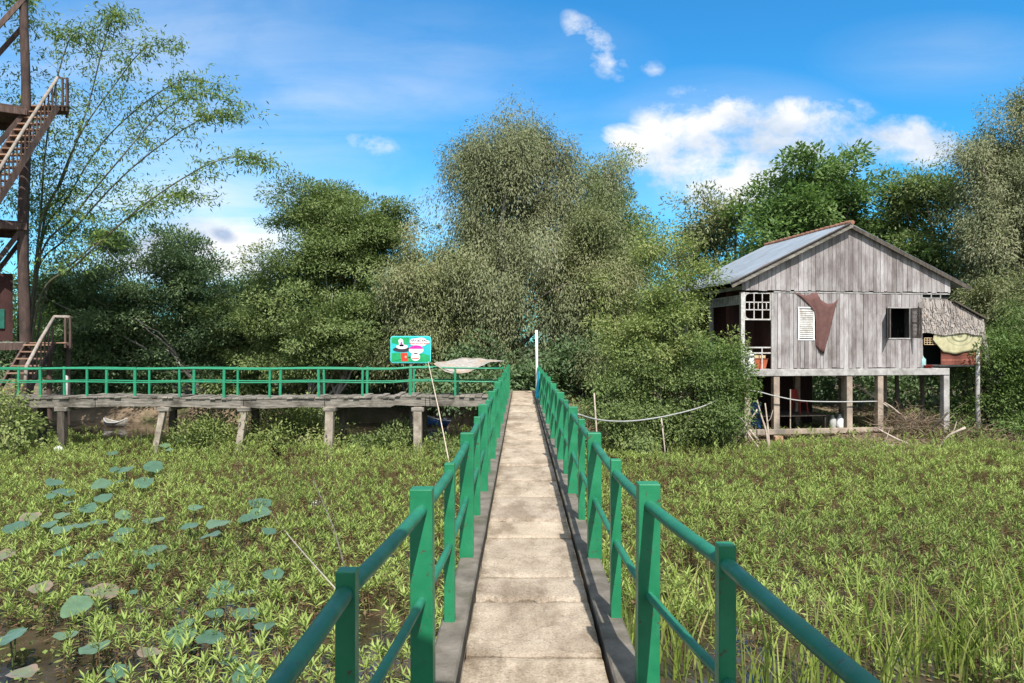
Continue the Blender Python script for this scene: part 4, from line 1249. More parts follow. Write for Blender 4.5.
# ------------------------------------------------------------------ lookout tower
TY = 27.0
tw = root('lookout_tower', 'tall reddish timber lookout tower with steep stairs beside the boardwalk', 'tower', (-18.2, 28.0, -1.2))
to_ = np.array([-18.2, 28.0, -1.2])
rw = random.Random(14)
def turn(mb):
    # the tower stands turned about a third of a right angle to the boardwalk
    c, s_ = math.cos(R(33)), math.sin(R(33))
    for i, V in enumerate(mb.v):
        dx, dy = V[:, 0] - xr, V[:, 1] - TY
        mb.v[i] = np.stack([xr + c * dx - s_ * dy, TY + s_ * dx + c * dy, V[:, 2]], -1)
TURNED = {'tower_post', 'platform', 'platform_beam', 'cross_brace', 'cabin_wall', 'green_panel'}
def tpart(name, mb, mat='tower', **k):
    if name in TURNED: turn(mb)
    return mb.build(name, M[mat], tw, off=to_, **k)
xr = at(20, 0, TY)[0]
for x, y in ((xr, TY), (xr - 2.6, TY), (xr, TY + 2.4), (xr - 2.6, TY + 2.4)):
    mb = MB()
    zs = np.linspace(-1.4, 16.0, 12)
    mb.tube(np.stack([x + 0.05 * np.sin(zs * 0.7 + x), y + 0.04 * np.cos(zs * 0.6), zs], -1), np.linspace(0.20, 0.13, 12), 12, rw.random())
    tpart('tower_post', mb, smooth=True)
for z in (1.72, 6.05, 10.2, 15.6):
    mb = MB()
    k = 0
    yy = TY - 0.25
    while yy < TY + 2.6:
        mb.box((xr - 2.9, yy, z - 0.05), (xr + 0.06, yy + 0.17, z + 0.0), rw.random()); yy += 0.18
    tpart('platform', mb, 'oldwood' if z == 1.72 else 'tower')
    for yy in (TY - 0.2, TY + 2.5):
        mb = MB(); mb.bar((xr - 3.0, yy, z - 0.18), (xr + 0.08, yy, z - 0.18), 0.14, 0.24, rw.random()); tpart('platform_beam', mb)
    for xx in (xr - 0.04, xr - 2.75):
        mb = MB(); mb.bar((xx, TY - 0.3, z - 0.20), (xx, TY + 2.6, z - 0.20), 0.12, 0.2, rw.random()); tpart('platform_beam', mb)
for z0, z1 in ((1.8, 5.9), (6.1, 10.0), (10.3, 14.2)):
    for y in (TY - 0.12, TY + 2.5):
        mb = MB(); mb.bar((xr - 2.5, y, z0), (xr, y, z1), 0.10, 0.16, rw.random()); tpart('cross_brace', mb)
# back wall boards and green panel low at the left
mb = MB(); mb.box((xr - 2.5, TY + 0.4, 1.75), (xr - 0.35, TY + 0.46, 4.2)); tpart('cabin_wall', mb, 'plank_dark')
mb = MB(); mb.box((xr - 1.4, TY + 0.33, 2.2), (xr - 0.6, TY + 0.38, 2.9)); tpart('green_panel', mb, 'panel')
def flight(p0, p1, wdir, width, n, name_rail=True, rail_h=0.9, sides=(0, 1)):
    """stairs from p0 up to p1 (near edge), treads reach width along wdir"""
    p0 = np.array(p0, float); p1 = np.array(p1, float); wd = np.array(wdir, float) * width
    for side in (0, 1):
        mb = MB(); mb.bar(p0 + wd * side - (0, 0, 0.08), p1 + wd * side - (0, 0, 0.08), 0.06, 0.2, rw.random()); tpart('stringer', mb)
    run = (p1 - p0); run[2] = 0; run /= np.linalg.norm(run)
    for k in range(n):
        c = p0 + (p1 - p0) * (k + 0.6) / n
        a = c + wd * 0.02; b = c + wd * 0.98
        mb = MB(); mb.bar(a, b, 0.24, 0.045, rw.random()); tpart('tread', mb, 'tread')
    for side in sides:
        a = p0 + wd * side; b = p1 + wd * side
        lift = np.array([0, 0, rail_h])
        mb = MB(); mb.tube([a + lift * 0.25 - run * 0.12, a + lift * 0.95, (a + b) / 2 + lift + (0, 0, 0.03), b + lift], [0.06, 0.06, 0.058, 0.055], 9); tpart('handrail', mb, 'handrail' if side == 0 else 'tower', smooth=True)
        for k in range(n):
            c = a + (b - a) * (k + 0.5) / n
            mb = MB(); mb.bar(c + (0, 0, -0.1), c + lift, 0.045, 0.03, rw.random(), up=(0, 1, 0)); tpart('baluster', mb)
# lower flight: rises away from the boardwalk
flight((-16.25, 24.35, 0.02), (-17.0, 27.0, 1.7), (-1, -0.1, 0), 0.95, 7, rail_h=0.92, sides=(0,))
lx = -17.05
mb = MB()
for k in range(7): mb.box((lx - 1.1 - k * 0.11, 27.0 + k * 0.17, 1.66), (lx + 0.50 - k * 0.11, 27.0 + k * 0.17 + 0.16, 1.70), rw.random())
tpart('landing', mb, 'tread')
mb = MB(); mb.tube([(-17.0, 27.0, 2.63), (-16.5, 27.05, 2.63), (-17.1, 28.2, 2.63)], 0.05, 8); tpart('landing_rail', mb, 'handrail')
for xx, yy in ((-16.44, 27.05), (-16.62, 27.05), (-16.76, 27.6), (-17.08, 28.15)):
    mb = MB(); mb.bar((xx, yy, 1.5), (xx, yy, 2.62), 0.06, 0.05, rw.random(), up=(0, 1, 0))
    tpart('baluster', mb)
for xx in (-17.1, -17.8):
    mb = MB(); mb.tube([(xx, 28.0, -1.4), (xx, 28.0, 1.66)], 0.09, 8); tpart('landing_post', mb)
# upper flight: rises to the right
flight((-18.0, 25.1, 6.1), (-17.08, 27.3, 10.45), (-1, 0, 0), 0.95, 17, rail_h=0.98, sides=(0,))
mb = MB()
for k in range(6): mb.box((-18.1 - k * 0.11, 27.3 + k * 0.17, 10.36), (-16.72 - k * 0.11, 27.3 + k * 0.17 + 0.16, 10.41), rw.random())
tpart('landing', mb)
mb = MB(); mb.tube([(-17.08, 27.3, 11.43), (-16.75, 27.35, 11.40), (-17.3, 28.2, 11.40)], 0.05, 8); tpart('landing_rail', mb)
for xx, yy in ((-16.77, 27.35), (-16.92, 27.34), (-16.95, 27.7), (-17.28, 28.18)):
    mb = MB(); mb.bar((xx, yy, 10.2), (xx, yy, 11.4), 0.06, 0.05, rw.random(), up=(0, 1, 0))
    tpart('baluster', mb)

# ------------------------------------------------------------------ foliage
def add_leaves(mb, P, D, Nn, ln, wd, tint, fold=False):
    n = len(P)
    D = unit(D); Sd = unit(np.cross(D, Nn)); U = np.cross(Sd, D)
    ln = np.broadcast_to(ln, (n,))[:, None]; wd = np.broadcast_to(wd, (n,))[:, None]
    b = P; t = P + D * ln
    m = P + D * ln * 0.45 + U * wd * (0.25 if fold else 0.0)
    l = m - Sd * wd * 0.5; r = m + Sd * wd * 0.5
    V = np.stack([b, r, t, l], 1).reshape(-1, 3)
    Q = np.arange(n * 4).reshape(n, 4)
    mb.add(V, Q, tint=np.repeat(np.clip(tint, 0, 1), 4))

def crown(lobes, nc, m, sig, ln, wd, rs, droop=0.3, hang=0.0, zs=0.7, fill=0.35, bough=1.7, flop=0.42, spray=0.2, reach=1.22):
    """leaf clumps through the volume of a set of ellipsoids; returns mesh and clump centres"""
    lob = np.array(lobes, float)
    wgt = (lob[:, 3] * lob[:, 5]) ** 1.0
    nb = max(5, nc // 8)
    kb = rs.choice(len(lob), nb, p=wgt / wgt.sum())
    db = unit(rs.normal(size=(nb, 3)))
    rb_ = np.where(rs.rand(nb) < spray, rs.uniform(1.0, reach, nb), fill + (1 - fill) * rs.rand(nb) ** 0.5)
    Bc = lob[kb, :3] + db * lob[kb, 3:6] * rb_[:, None]
    k = rs.randint(0, nb, nc)
    bs = sig * bough * rs.uniform(0.55, 1.3, nb)
    Cc = Bc[k] + np.clip(rs.normal(size=(nc, 3)), -1.7, 1.7) * bs[k][:, None] * np.array([1, 1, 0.6])
    outd = unit(unit(db[k] / lob[kb[k], 3:6]) * 0.6 + unit(Cc - Bc[k]) * 0.5 + np.array([0, 0, 0.25]))
    btint = rs.rand(nb)[k]
    cs = sig * rs.uniform(0.6, 1.4, nc)
    mm = np.maximum(6, (m * (cs / sig) ** 1.6).astype(int))
    idx = np.repeat(np.arange(nc), mm)
    n = len(idx)
    off = rs.normal(size=(n, 3))
    rad = np.linalg.norm(off, axis=1, keepdims=True)
    off = off / rad * np.minimum(rad, 1.9)
    off *= cs[idx][:, None] * np.array([1, 1, zs])
    if hang:
        off[:, 2] -= hang * rs.rand(n) ** 1.5 * 1.6
        off[:, :2] *= 0.8
    P = Cc[idx] + off
    D = unit(off) * 0.6 + outd[idx] * 0.5 + rs.normal(size=(n, 3)) * 0.5
    D[:, 2] -= droop
    Nn = rs.normal(size=(n, 3)) * flop + outd[idx] * 0.45 + np.array([0, 0, 0.8])
    tint = 0.20 + 0.30 * btint[idx] + 0.16 * rs.rand(nc)[idx] + 0.44 * (rs.rand(n) - 0.38)
    mb = MB()
    add_leaves(mb, P, D, Nn, ln * rs.uniform(0.6, 1.3, n), wd * rs.uniform(0.7, 1.2, n), tint)
    return mb, Cc

def tree(name, label, base, lobes, nc, m, sig, ln, wd, leaf, seed, bark='bark', trunk_r=0.22, nlimb=16, fork=0.35, lean=0.0, stems=1, group=None, cat='tree', **kw):
    """lobes given in picture terms: (px, py, rpx, rpy, Y, ry)"""
    rs = np.random.RandomState(seed)
    L3 = []
    for px, py, rx, rz, Y, ry in lobes:
        c = at(px, py, Y)
        L3.append((c[0], c[1], c[2], rx / F * Y, ry, rz / F * Y))
    mb, Cc = crown(L3, nc, m, sig, ln, wd, rs, **kw)
    bz = float(gheight(base[0], base[1]))
    loc = np.array([base[0], base[1], bz])
    t = root(name, label, cat, loc, 0, group)
    top = Cc[np.argmax(Cc[:, 2])]
    tr = MB()
    H = top[2] - bz
    for sN in range(stems):
        b0 = loc + np.array([rs.normal() * 0.25 * (stems > 1), rs.normal() * 0.25 * (stems > 1), -0.25])
        tgt = Cc[np.argsort(-Cc[:, 2])[int(rs.rand() * len(Cc) * 0.15)]]
        kk = 9
        tt = np.linspace(0, 1, kk)[:, None]
        path = b0 + (tgt - b0) * tt
        path[:, :2] += np.cumsum(rs.normal(size=(kk, 2)), 0) * H * 0.010 * np.sin(tt * math.pi)
        rad = trunk_r / math.sqrt(stems) * (1 - tt[:, 0] * 0.88)
        rad[0] *= 1.35
        tr.tube(path, rad, 9)
        for q in range(nlimb // stems):
            c = Cc[rs.randint(len(Cc))]
            f = np.clip(((c[2] - bz) / H) * rs.uniform(0.35, 0.8), 0.08, 0.9)
            i = f * (kk - 1); i0 = int(i)
            s0 = path[i0] + (path[min(i0 + 1, kk - 1)] - path[i0]) * (i - i0)
            r0 = trunk_r / math.sqrt(stems) * (1 - f * 0.88) * 0.55
            mid = s0 * 0.5 + c * 0.5 + rs.normal(size=3) * 0.15 + np.array([0, 0, 0.1 * H * fork])
            q1 = s0 * 0.25 + mid * 0.75
            tr.tube([s0, (s0 + mid) / 2 + rs.normal(size=3) * 0.08, mid, (mid + c) / 2 + rs.normal(size=3) * 0.1, c], [r0, r0 * 0.8, r0 * 0.58, r0 * 0.36, 0.012], 6)
    tr.build('trunk', M[bark], t, off=loc, smooth=True)
    mb.build('crown', M[leaf], t, off=loc)
    return t

# left background: two dark round trees
tree('broadleaf_tree', 'dark green round tree behind the boardwalk just right of the tower', (-15.0, 35.5), [(105, 295, 45, 48, 35.5, 2.2), (75, 320, 35, 50, 35, 1.8), (140, 290, 38, 42, 35.5, 2.0), (120, 345, 60, 42, 35, 2.0), (80, 365, 40, 30, 34.5, 1.8)], 330, 190, 0.36, 0.18, 0.075, 'l_dark', 1, zs=0.5, bough=2.2, trunk_r=0.2, stems=2, nlimb=24, bark='bark_pale')
tree('broadleaf_tree', 'dark green tree with a rounded top behind the boardwalk middle', (-11.8, 36.5), [(205, 292, 36, 42, 36.5, 2.0), (178, 285, 32, 38, 36.5, 1.8), (232, 315, 26, 36, 36, 1.6), (195, 340, 55, 44, 35.5, 2.0), (230, 362, 40, 26, 35, 1.8)], 320, 190, 0.36, 0.18, 0.075, 'l_dark', 2, zs=0.5, bough=2.2, trunk_r=0.2, stems=2, nlimb=24)
# mid left tree, pale forked trunk
tree('broadleaf_tree', 'leafy mid green tree with pale forked trunks behind the sign', (-9.2, 32.5), [(338, 222, 46, 38, 34, 1.9), (318, 205, 26, 22, 34, 1.2), (365, 245, 38, 38, 33.5, 1.7), (300, 265, 44, 40, 33, 1.9), (345, 285, 50, 46, 32.5, 1.9), (278, 310, 40, 42, 32.5, 1.8), (380, 305, 42, 48, 32.5, 1.7), (290, 345, 52, 34, 31.5, 1.8), (350, 345, 50, 36, 31.5, 1.6), (345, 240, 50, 46, 33.5, 1.6), (305, 305, 46, 36, 34.6, 1.5), (262, 325, 34, 36, 34.2, 1.4), (395, 275, 26, 40, 34, 1.2), (318, 235, 34, 38, 33.6, 1.6), (368, 250, 34, 40, 33.6, 1.6), (345, 215, 44, 34, 34, 1.8)], 980, 230, 0.33, 0.145, 0.058, 'l_mid', 3, zs=0.5, bark='bark_pale', trunk_r=0.24, stems=3, nlimb=36, bough=2.1, fill=0.3)
# big grey drooping tree in the middle
tree('drooping_tree', 'very tall grey olive tree with drooping foliage behind the bridge end', (-1.3, 31.5), [(505, 145, 40, 36, 33, 1.7), (470, 170, 36, 40, 33, 1.6), (542, 155, 32, 40, 33, 1.5), (490, 200, 55, 50, 32.5, 1.9), (555, 215, 38, 55, 32.5, 1.6), (445, 245, 42, 40, 32, 1.7), (510, 265, 62, 56, 31.5, 1.9), (425, 290, 40, 42, 31.5, 1.5), (575, 290, 42, 60, 31.5, 1.6), (460, 320, 55, 46, 31, 1.5), (540, 325, 55, 48, 31, 1.5), (505, 165, 50, 46, 33, 1.6), (472, 152, 30, 32, 33, 1.4), (538, 148, 30, 34, 33, 1.4), (480, 240, 50, 36, 31.8, 1.5), (535, 245, 46, 36, 31.8, 1.5), (590, 190, 34, 40, 33.5, 1.4)], 1000, 270, 0.33, 0.150, 0.042, 'l_grey', 4, bark='bark', trunk_r=0.34, stems=3, nlimb=36, hang=1.0, droop=1.0, zs=0.8)
tree('drooping_tree', 'grey olive tree with brownish hanging twigs left of the bridge end', (-4.6, 31.0), [(430, 262, 38, 44, 31.5, 1.5), (410, 300, 38, 44, 31, 1.5), (450, 310, 40, 50, 30.5, 1.4), (425, 345, 48, 30, 30.5, 1.4)], 240, 240, 0.33, 0.150, 0.045, 'l_olive', 5, trunk_r=0.2, stems=2, nlimb=20, hang=0.65, droop=0.8)
tree('broadleaf_tree', 'dense dark tree with a pointed twin top right of the tallest tree', (3.9, 36.0), [(612, 172, 20, 30, 36, 1.3), (618, 205, 20, 30, 36, 1.3), (590, 195, 26, 38, 36, 1.4), (600, 240, 40, 50, 35.5, 1.7), (625, 265, 26, 50, 35, 1.4), (610, 310, 45, 50, 34.5, 1.6)], 460, 190, 0.34, 0.15, 0.06, 'l_mid', 6, trunk_r=0.22, nlimb=18, zs=0.8)
tree('drooping_tree', 'olive green shaggy tree overhanging the right end of the bridge', (2.9, 29.8), [(590, 255, 36, 50, 30.5, 1.4), (615, 300, 36, 50, 30, 1.3), (575, 320, 32, 46, 30, 1.2), (610, 355, 44, 36, 29.5, 1.3)], 270, 230, 0.33, 0.145, 0.045, 'l_olive', 7, trunk_r=0.2, stems=2, nlimb=18, hang=0.5, droop=0.7)
# front bushes by the house
tree('tall_shrub', 'tall yellowish green shrub tree standing between the bridge and the house', (4.5, 25.2), [(657, 258, 17, 22, 25.5, 0.6), (674, 282, 18, 24, 25.4, 0.7), (640, 298, 18, 28, 25, 0.8), (664, 325, 30, 28, 25.0, 0.9), (628, 348, 24, 26, 24.6, 0.9), (694, 340, 15, 22, 24.8, 0.6), (686, 292, 15, 24, 24.7, 0.5), (680, 280, 15, 22, 24.7, 0.5), (655, 360, 34, 22, 24.6, 0.9)], 250, 150, 0.22, 0.125, 0.048, 'l_bush', 8, bough=2.2, zs=0.7, spray=0.42, reach=1.5, trunk_r=0.13, stems=4, nlimb=30)
tree('low_bush', 'broad dark leafy bush at the water edge beside the sagging pipe', (4.2, 23.4), [(612, 392, 24, 24, 23.6, 0.7), (650, 398, 30, 28, 23.5, 0.8), (688, 392, 24, 30, 23.4, 0.7), (712, 424, 12, 12, 23.3, 0.4), (585, 415, 16, 18, 23.6, 0.5), (660, 425, 50, 14, 23.0, 0.6)], 250, 140, 0.20, 0.115, 0.046, 'l_mid', 9, trunk_r=0.08, stems=5, nlimb=30, bough=2.3, zs=0.65, spray=0.35, reach=1.3)
tree('low_bush', 'bright yellow green bush in front of the house veranda corner', (6.6, 23.6), [(717, 372, 26, 26, 23.8, 0.8), (705, 395, 30, 24, 23.6, 0.8), (728, 400, 16, 24, 23.7, 0.6), (700, 340, 14, 22, 23.9, 0.5)], 110, 130, 0.21, 0.11, 0.046, 'l_fresh', 10, bough=2.0, trunk_r=0.07, stems=4, nlimb=16)
# behind the house
tree('broadleaf_tree', 'thin greyish tree seen above the left slope of the house roof', (11.2, 43.0), [(712, 215, 30, 24, 43, 1.8), (730, 235, 30, 28, 43, 1.8), (695, 245, 22, 28, 43, 1.6), (715, 280, 45, 40, 42, 2.0)], 150, 110, 0.45, 0.24, 0.09, 'l_olive', 11, trunk_r=0.2, nlimb=18)
tree('broadleaf_tree', 'bright fresh green tree with big leaves rising behind the house ridge', (16.0, 39.0), [(818, 168, 30, 22, 39, 1.7), (850, 182, 40, 26, 39, 1.8), (790, 195, 36, 28, 39, 1.8), (765, 222, 24, 26, 39, 1.5), (875, 205, 40, 32, 38.5, 1.8), (820, 215, 55, 36, 38.5, 2.0), (905, 215, 30, 34, 38, 1.6), (840, 270, 90, 50, 37.5, 2.0)], 400, 120, 0.44, 0.28, 0.13, 'l_bright', 12, zs=0.5, trunk_r=0.28, nlimb=22)
tree('broadleaf_tree', 'mid green tree behind the right eave of the house', (22.0, 37.0), [(915, 195, 22, 24, 37.5, 1.4), (945, 215, 28, 40, 37, 1.6), (925, 250, 40, 45, 36.5, 1.7), (965, 270, 36, 50, 36, 1.6), (940, 320, 50, 50, 35, 1.7)], 320, 150, 0.36, 0.19, 0.075, 'l_mid', 13, trunk_r=0.2, nlimb=18)
tree('drooping_tree', 'tall grey olive tree at the right side beyond the thatched lean-to', (21.5, 32.5), [(1003, 118, 20, 26, 33, 1.2), (985, 160, 30, 36, 33, 1.4), (1015, 160, 36, 50, 33, 1.5), (1005, 190, 42, 50, 33, 1.5), (990, 215, 40, 46, 32.5, 1.6), (1030, 235, 45, 60, 32.5, 1.6), (985, 270, 36, 44, 32, 1.4), (1020, 310, 44, 46, 31.5, 1.4), (1060, 180, 40, 70, 33, 1.6)], 640, 240, 0.34, 0.155, 0.044, 'l_grey', 14, trunk_r=0.28, stems=2, nlimb=24, hang=0.5, droop=0.7)
tree('low_bush', 'mid green leafy bush right of the thatched lean-to posts', (17.0, 27.0), [(1005, 360, 34, 34, 27, 1.1), (990, 390, 26, 36, 27, 1.0), (1025, 395, 40, 42, 26.6, 1.1), (1005, 420, 36, 22, 26.3, 0.9), (985, 345, 18, 26, 27.5, 0.8)], 230, 140, 0.25, 0.125, 0.05, 'l_fresh', 15, trunk_r=0.08, stems=4, nlimb=24, bough=2.2)
tree('broadleaf_tree', 'olive foliage of a smaller tree above the bright bush at the far right', (19.2, 29.5), [(1010, 300, 34, 22, 30, 1.2), (1040, 320, 40, 40, 29.5, 1.3), (1000, 325, 24, 26, 29.5, 1.0)], 150, 170, 0.30, 0.15, 0.05, 'l_olive', 16, trunk_r=0.12, nlimb=14, hang=0.3)
# left foreground bushes and shore growth under the boardwalk
tree('low_bush', 'light green bush growing in front of the boardwalk at the tower', (-15.2, 22.0), [(-10, 380, 8, 18, 22, 0.3), (-18, 415, 16, 24, 21.8, 0.4), (12, 436, 9, 9, 21.8, 0.3), (0, 450, 20, 8, 21.5, 0.4)], 50, 90, 0.24, 0.13, 0.055, 'l_bush', 17, trunk_r=0.05, stems=4, nlimb=12)
tree('low_bush', 'leafy bush crowding the boardwalk posts under its middle', (-6.0, 22.3), [(285, 420, 22, 15, 24.6, 0.6), (305, 432, 22, 12, 24.3, 0.5), (270, 435, 14, 10, 23.7, 0.4)], 110, 80, 0.22, 0.13, 0.055, 'l_bush', 18, trunk_r=0.04, stems=4, nlimb=10)
tree('low_bush', 'low dark bush under the boardwalk by the last post near the bridge', (-3.2, 22.6), [(375, 446, 26, 9, 23.4, 0.6), (390, 440, 16, 10, 23.8, 0.5), (455, 450, 20, 10, 22.2, 0.5)], 90, 90, 0.20, 0.12, 0.05, 'l_mid', 19, trunk_r=0.03, stems=4, nlimb=8)
tree('low_bush', 'round green bush with lotus leaves around it beside the second post', (-10.6, 22.2), [(200, 430, 14, 13, 23.6, 0.4), (210, 442, 18, 11, 23.2, 0.4)], 70, 80, 0.20, 0.12, 0.05, 'l_bush', 20, trunk_r=0.03, stems=4, nlimb=8)
# undergrowth on the far bank, seen through the rails
shrubs = [(85, 372, 'dark shrub on the far bank seen through the left boardwalk rails', 'l_dark'), (160, 375, 'dark shrub on the bank behind the boardwalk second from the tower', 'l_dark'), (240, 376, 'mid green shrub on the bank behind the middle of the boardwalk', 'l_mid'),
          (310, 378, 'yellowish shrub on the bank left of the sign', 'l_bush'), (375, 380, 'dark shrub on the bank right behind the sign post', 'l_dark'), (440, 380, 'brown tinged shrub on the bank behind the frayed tarp', 'l_olive'), (480, 372, 'dark shrub on the bank at the left bridge corner', 'l_dark'), (565, 382, 'dark shrub at the right corner of the bridge end', 'l_dark')]
for i, (px, py, lab, lf) in enumerate(shrubs):
    Y = 35.6 if px < 460 else 28.6
    b = at(px, py, Y)
    tree('bank_shrub', lab, (b[0], b[1] + 0.2), [(px - 14, py, 22, 26, Y, 0.9), (px + 16, py - 6, 24, 26, Y + 0.4, 0.9), (px, py + 10, 36, 18, Y - 0.3, 0.8)], 75, 90, 0.32, 0.19, 0.085, lf, 40 + i, trunk_r=0.05, stems=3, nlimb=9, group='shrubs along the far bank', cat='shrub')

# far woodland mass that closes the horizon
rs = np.random.RandomState(77)
lob = []
for x in np.arange(-62, 66, 5.5):
    h = rs.uniform(4.6, 6.8)
    lob.append((x + rs.normal(), rs.uniform(50, 58), h * 0.45 - 1.2, 4.2, 3.2, h * 0.62))
mb, _ = crown(lob, 2200, 60, 0.8, 0.42, 0.2, rs)
o = mb.build('far_woodland', M['l_dark'])
tag(o, 'dark woodland closing the view behind the nearer trees', 'woodland', kind='stuff')
# darker thicket behind the house and along the bank
lob = []
for x in np.arange(-20, 30, 2.6):
    if -1.3 < x < 1.3: continue
    lob.append((x + rs.normal() * 0.5, rs.uniform(36.5, 40) if x < 5 else rs.uniform(35.0, 39), 0.6 + rs.uniform(-0.3, 0.8), 1.9, 1.3, 2.2))
for x in np.arange(7.5, 22, 1.9):
    lob.append((x, rs.uniform(31.8, 33.2) + 0.12 * (x - 7), -0.2 + rs.uniform(-0.2, 0.4), 1.3, 0.7, 1.5))
mb, _ = crown(lob, 900, 90, 0.45, 0.24, 0.10, rs)
o = mb.build('thicket', M['l_dark'])
tag(o, 'dense dark thicket between the tree trunks on the bank', 'thicket', kind='stuff')

# ------------------------------------------------------------------ bamboo
bam = root('bamboo_clump', 'leaning bamboo clump with long arching canes beside the tower', 'bamboo', (-16.6, 29.5, float(gheight(-16.6, 29.5))))
bl = np.array(bam.location)
rs = np.random.RandomState(9)
canes = [[(22, 395), (34, 304), (75, 262), (140, 205), (205, 164), (245, 156), (266, 163)],
         [(20, 395), (30, 282), (65, 235), (120, 175), (175, 132), (215, 112), (240, 118)],
         [(18, 395), (36, 250), (62, 200), (100, 140), (150, 95), (185, 78), (215, 82)],
         [(20, 395), (38, 232), (60, 175), (84, 105), (98, 50), (108, 18), (118, 10)],
         [(22, 395), (33, 268), (70, 215), (115, 160), (160, 110), (200, 92), (228, 100)],
         [(18, 395), (34, 240), (52, 190), (78, 130), (115, 78), (140, 48), (165, 42)],
         [(16, 395), (36, 220), (40, 160), (50, 90), (62, 45), (72, 30), (80, 34)],
         [(10, 395), (18, 220), (22, 140), (24, 60), (20, 15), (14, -10), (10, -15)],
         [(24, 395), (40, 300), (75, 258), (115, 225), (155, 200), (180, 192), (195, 200)]]
leafP, leafD = [], []
for ci, cp in enumerate(canes):
    Y = 29.5 + rs.uniform(-1.0, 1.0)
    pts = [at(px, py, Y + 0.35 * k * rs.uniform(-0.5, 0.5)) for k, (px, py) in enumerate(cp)]
    pts[0][2] = bl[2] - 0.1
    P = []
    for i in range(len(pts) - 1):
        p0 = pts[max(i - 1, 0)]; p1 = pts[i]; p2 = pts[i + 1]; p3 = pts[min(i + 2, len(pts) - 1)]
        for t in np.linspace(0, 1, 7, endpoint=False):
            P.append(0.5 * ((2 * p1) + (-p0 + p2) * t + (2 * p0 - 5 * p1 + 4 * p2 - p3) * t * t + (-p0 + 3 * p1 - 3 * p2 + p3) * t ** 3))
    P.append(pts[-1]); P = np.array(P)
    twig = MB(); twig.tube(P, np.linspace(0.050, 0.010, len(P)), 7)
    nb = 88
    for b_ in range(nb):
        f = 0.30 + 0.70 * rs.rand()
        i = f * (len(P) - 1); i0 = min(int(i), len(P) - 2)
        s0 = P[i0] + (P[i0 + 1] - P[i0]) * (i - i0)
        d = rs.normal(size=3); d[2] = abs(d[2]) * 0.3 - 0.05; d = d / np.linalg.norm(d)
        lnb = rs.uniform(0.45, 2.2) * (1.0 - 0.4 * f)
        e = s0 + d * lnb + np.array([0, 0, -0.14 * lnb])
        if b_ % 3 == 0: twig.tube([s0, (s0 + e) / 2 + (0, 0, 0.05), e], [0.008, 0.006, 0.003], 4, caps=False)
        nl = rs.randint(12, 30)
        tt = rs.rand(nl) ** 0.6
        leafP.append(s0 + (e - s0) * tt[:, None] + rs.normal(size=(nl, 3)) * 0.13)
        dd = d * 0.5 + rs.normal(size=(nl, 3)) * 0.6; dd[:, 2] -= 0.55
        leafD.append(dd)
    twig.build('cane', M['cane'], bam, off=bl, smooth=True)
P = np.vstack(leafP); D = np.vstack(leafD)
mb = MB(); n = len(P)
add_leaves(mb, P, D, rs.normal(size=(n, 3)) * 0.5 + (0, 0, 0.8), 0.20 * rs.uniform(0.7, 1.3, n), 0.055, rs.rand(n) * 0.9)
mb.build('foliage', M['l_bamboo'], bam, off=bl)
# foliage low in the clump
lob = []
for px, py, rx, rz in ((30, 215, 26, 60), (45, 290, 36, 50), (20, 120, 24, 50), (60, 250, 26, 40)):
    c = at(px, py, 30.2); lob.append((c[0], c[1], c[2], rx / F * 30, 0.9, rz / F * 30))
mb, _ = crown(lob, 150, 42, 0.40, 0.20, 0.055, rs, droop=0.6, fill=0.1)
mb.build('lower_foliage', M['l_bamboo'], bam, off=bl)

# ------------------------------------------------------------------ marsh plants
rs = np.random.RandomState(31)
def weed_points():
    pts = []
    for (x0, x1, y0, y1, dens) in ((-10.5, 10.5, 4.2, 11, 52), (-15, 15, 11, 17, 48), (-22, 20, 17, 28.5, 40)):
        n = int((x1 - x0) * (y1 - y0) * dens)
        pts.append(np.stack([rs.uniform(x0, x1, n), rs.uniform(y0, y1, n)], -1))
    P = np.vstack(pts)
    x, y = P[:, 0], P[:, 1]
    keep = (np.abs(x) > 0.62) & (np.abs(x - CAMX) < 0.78 * y + 0.8)
    dn = fbm(x + 50, y + 20, 1.9) + 0.45 * (vnoise(x + 9, y * 1.4 + 3, 0.55) - 0.5)
    bare = 0.28 + 0.09 * np.clip((10.5 - y) / 4.0, 0, 1) + np.where((x > 0.5), 0.34 * np.clip((10.8 - y) / 2.6, 0, 1), 0)
    bare = bare - 0.10 * (y > 12)
    keep &= dn > bare
    keep &= gheight(x, y) < -1.75
    # open water beyond the boardwalk
    keep &= ~((x < -2.2) & (y > 23.6 + 4.5 * fbm(x, y * 0.2, 2.2)))
    return P[keep]
WP = weed_points()
x, y = WP[:, 0], WP[:, 1]
nP = len(WP)
hgt = (0.14 + 0.30 * fbm(x, y, 1.3) + 0.10 * rs.rand(nP)) * np.where(y > 18, 1.15, 1.0) * np.where(rs.rand(nP) < 0.10, 1.7, 1.0)
patch = fbm(x + 80, y, 2.6)
mb = MB()
nl = 18
idx = np.repeat(np.arange(nP), nl)
n = len(idx)
q = np.tile(np.arange(nl), nP)
top = q < 11                                   # a star of leaves at the tip, the rest down the stem
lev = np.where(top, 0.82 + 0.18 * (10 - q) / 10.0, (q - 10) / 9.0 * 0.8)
az = q * 2.4 + np.repeat(rs.rand(nP) * 6.28, nl) + rs.normal(size=n) * 0.25
lean = rs.normal(size=(nP, 2)) * 0.09
h = hgt[idx]
base = np.stack([x[idx], y[idx], np.full(n, WATER)], -1)
base[:, 2] += h * (0.12 + 0.88 * lev)
base[:, :2] += lean[idx] * (lev[:, None]) + rs.normal(size=(n, 2)) * 0.006
el = np.where(top, 0.15 + 0.95 * (10 - q) / 10.0, -0.15) + rs.normal(size=n) * 0.18
D = np.stack([np.cos(az) * np.cos(el), np.sin(az) * np.cos(el), np.sin(el)], -1)
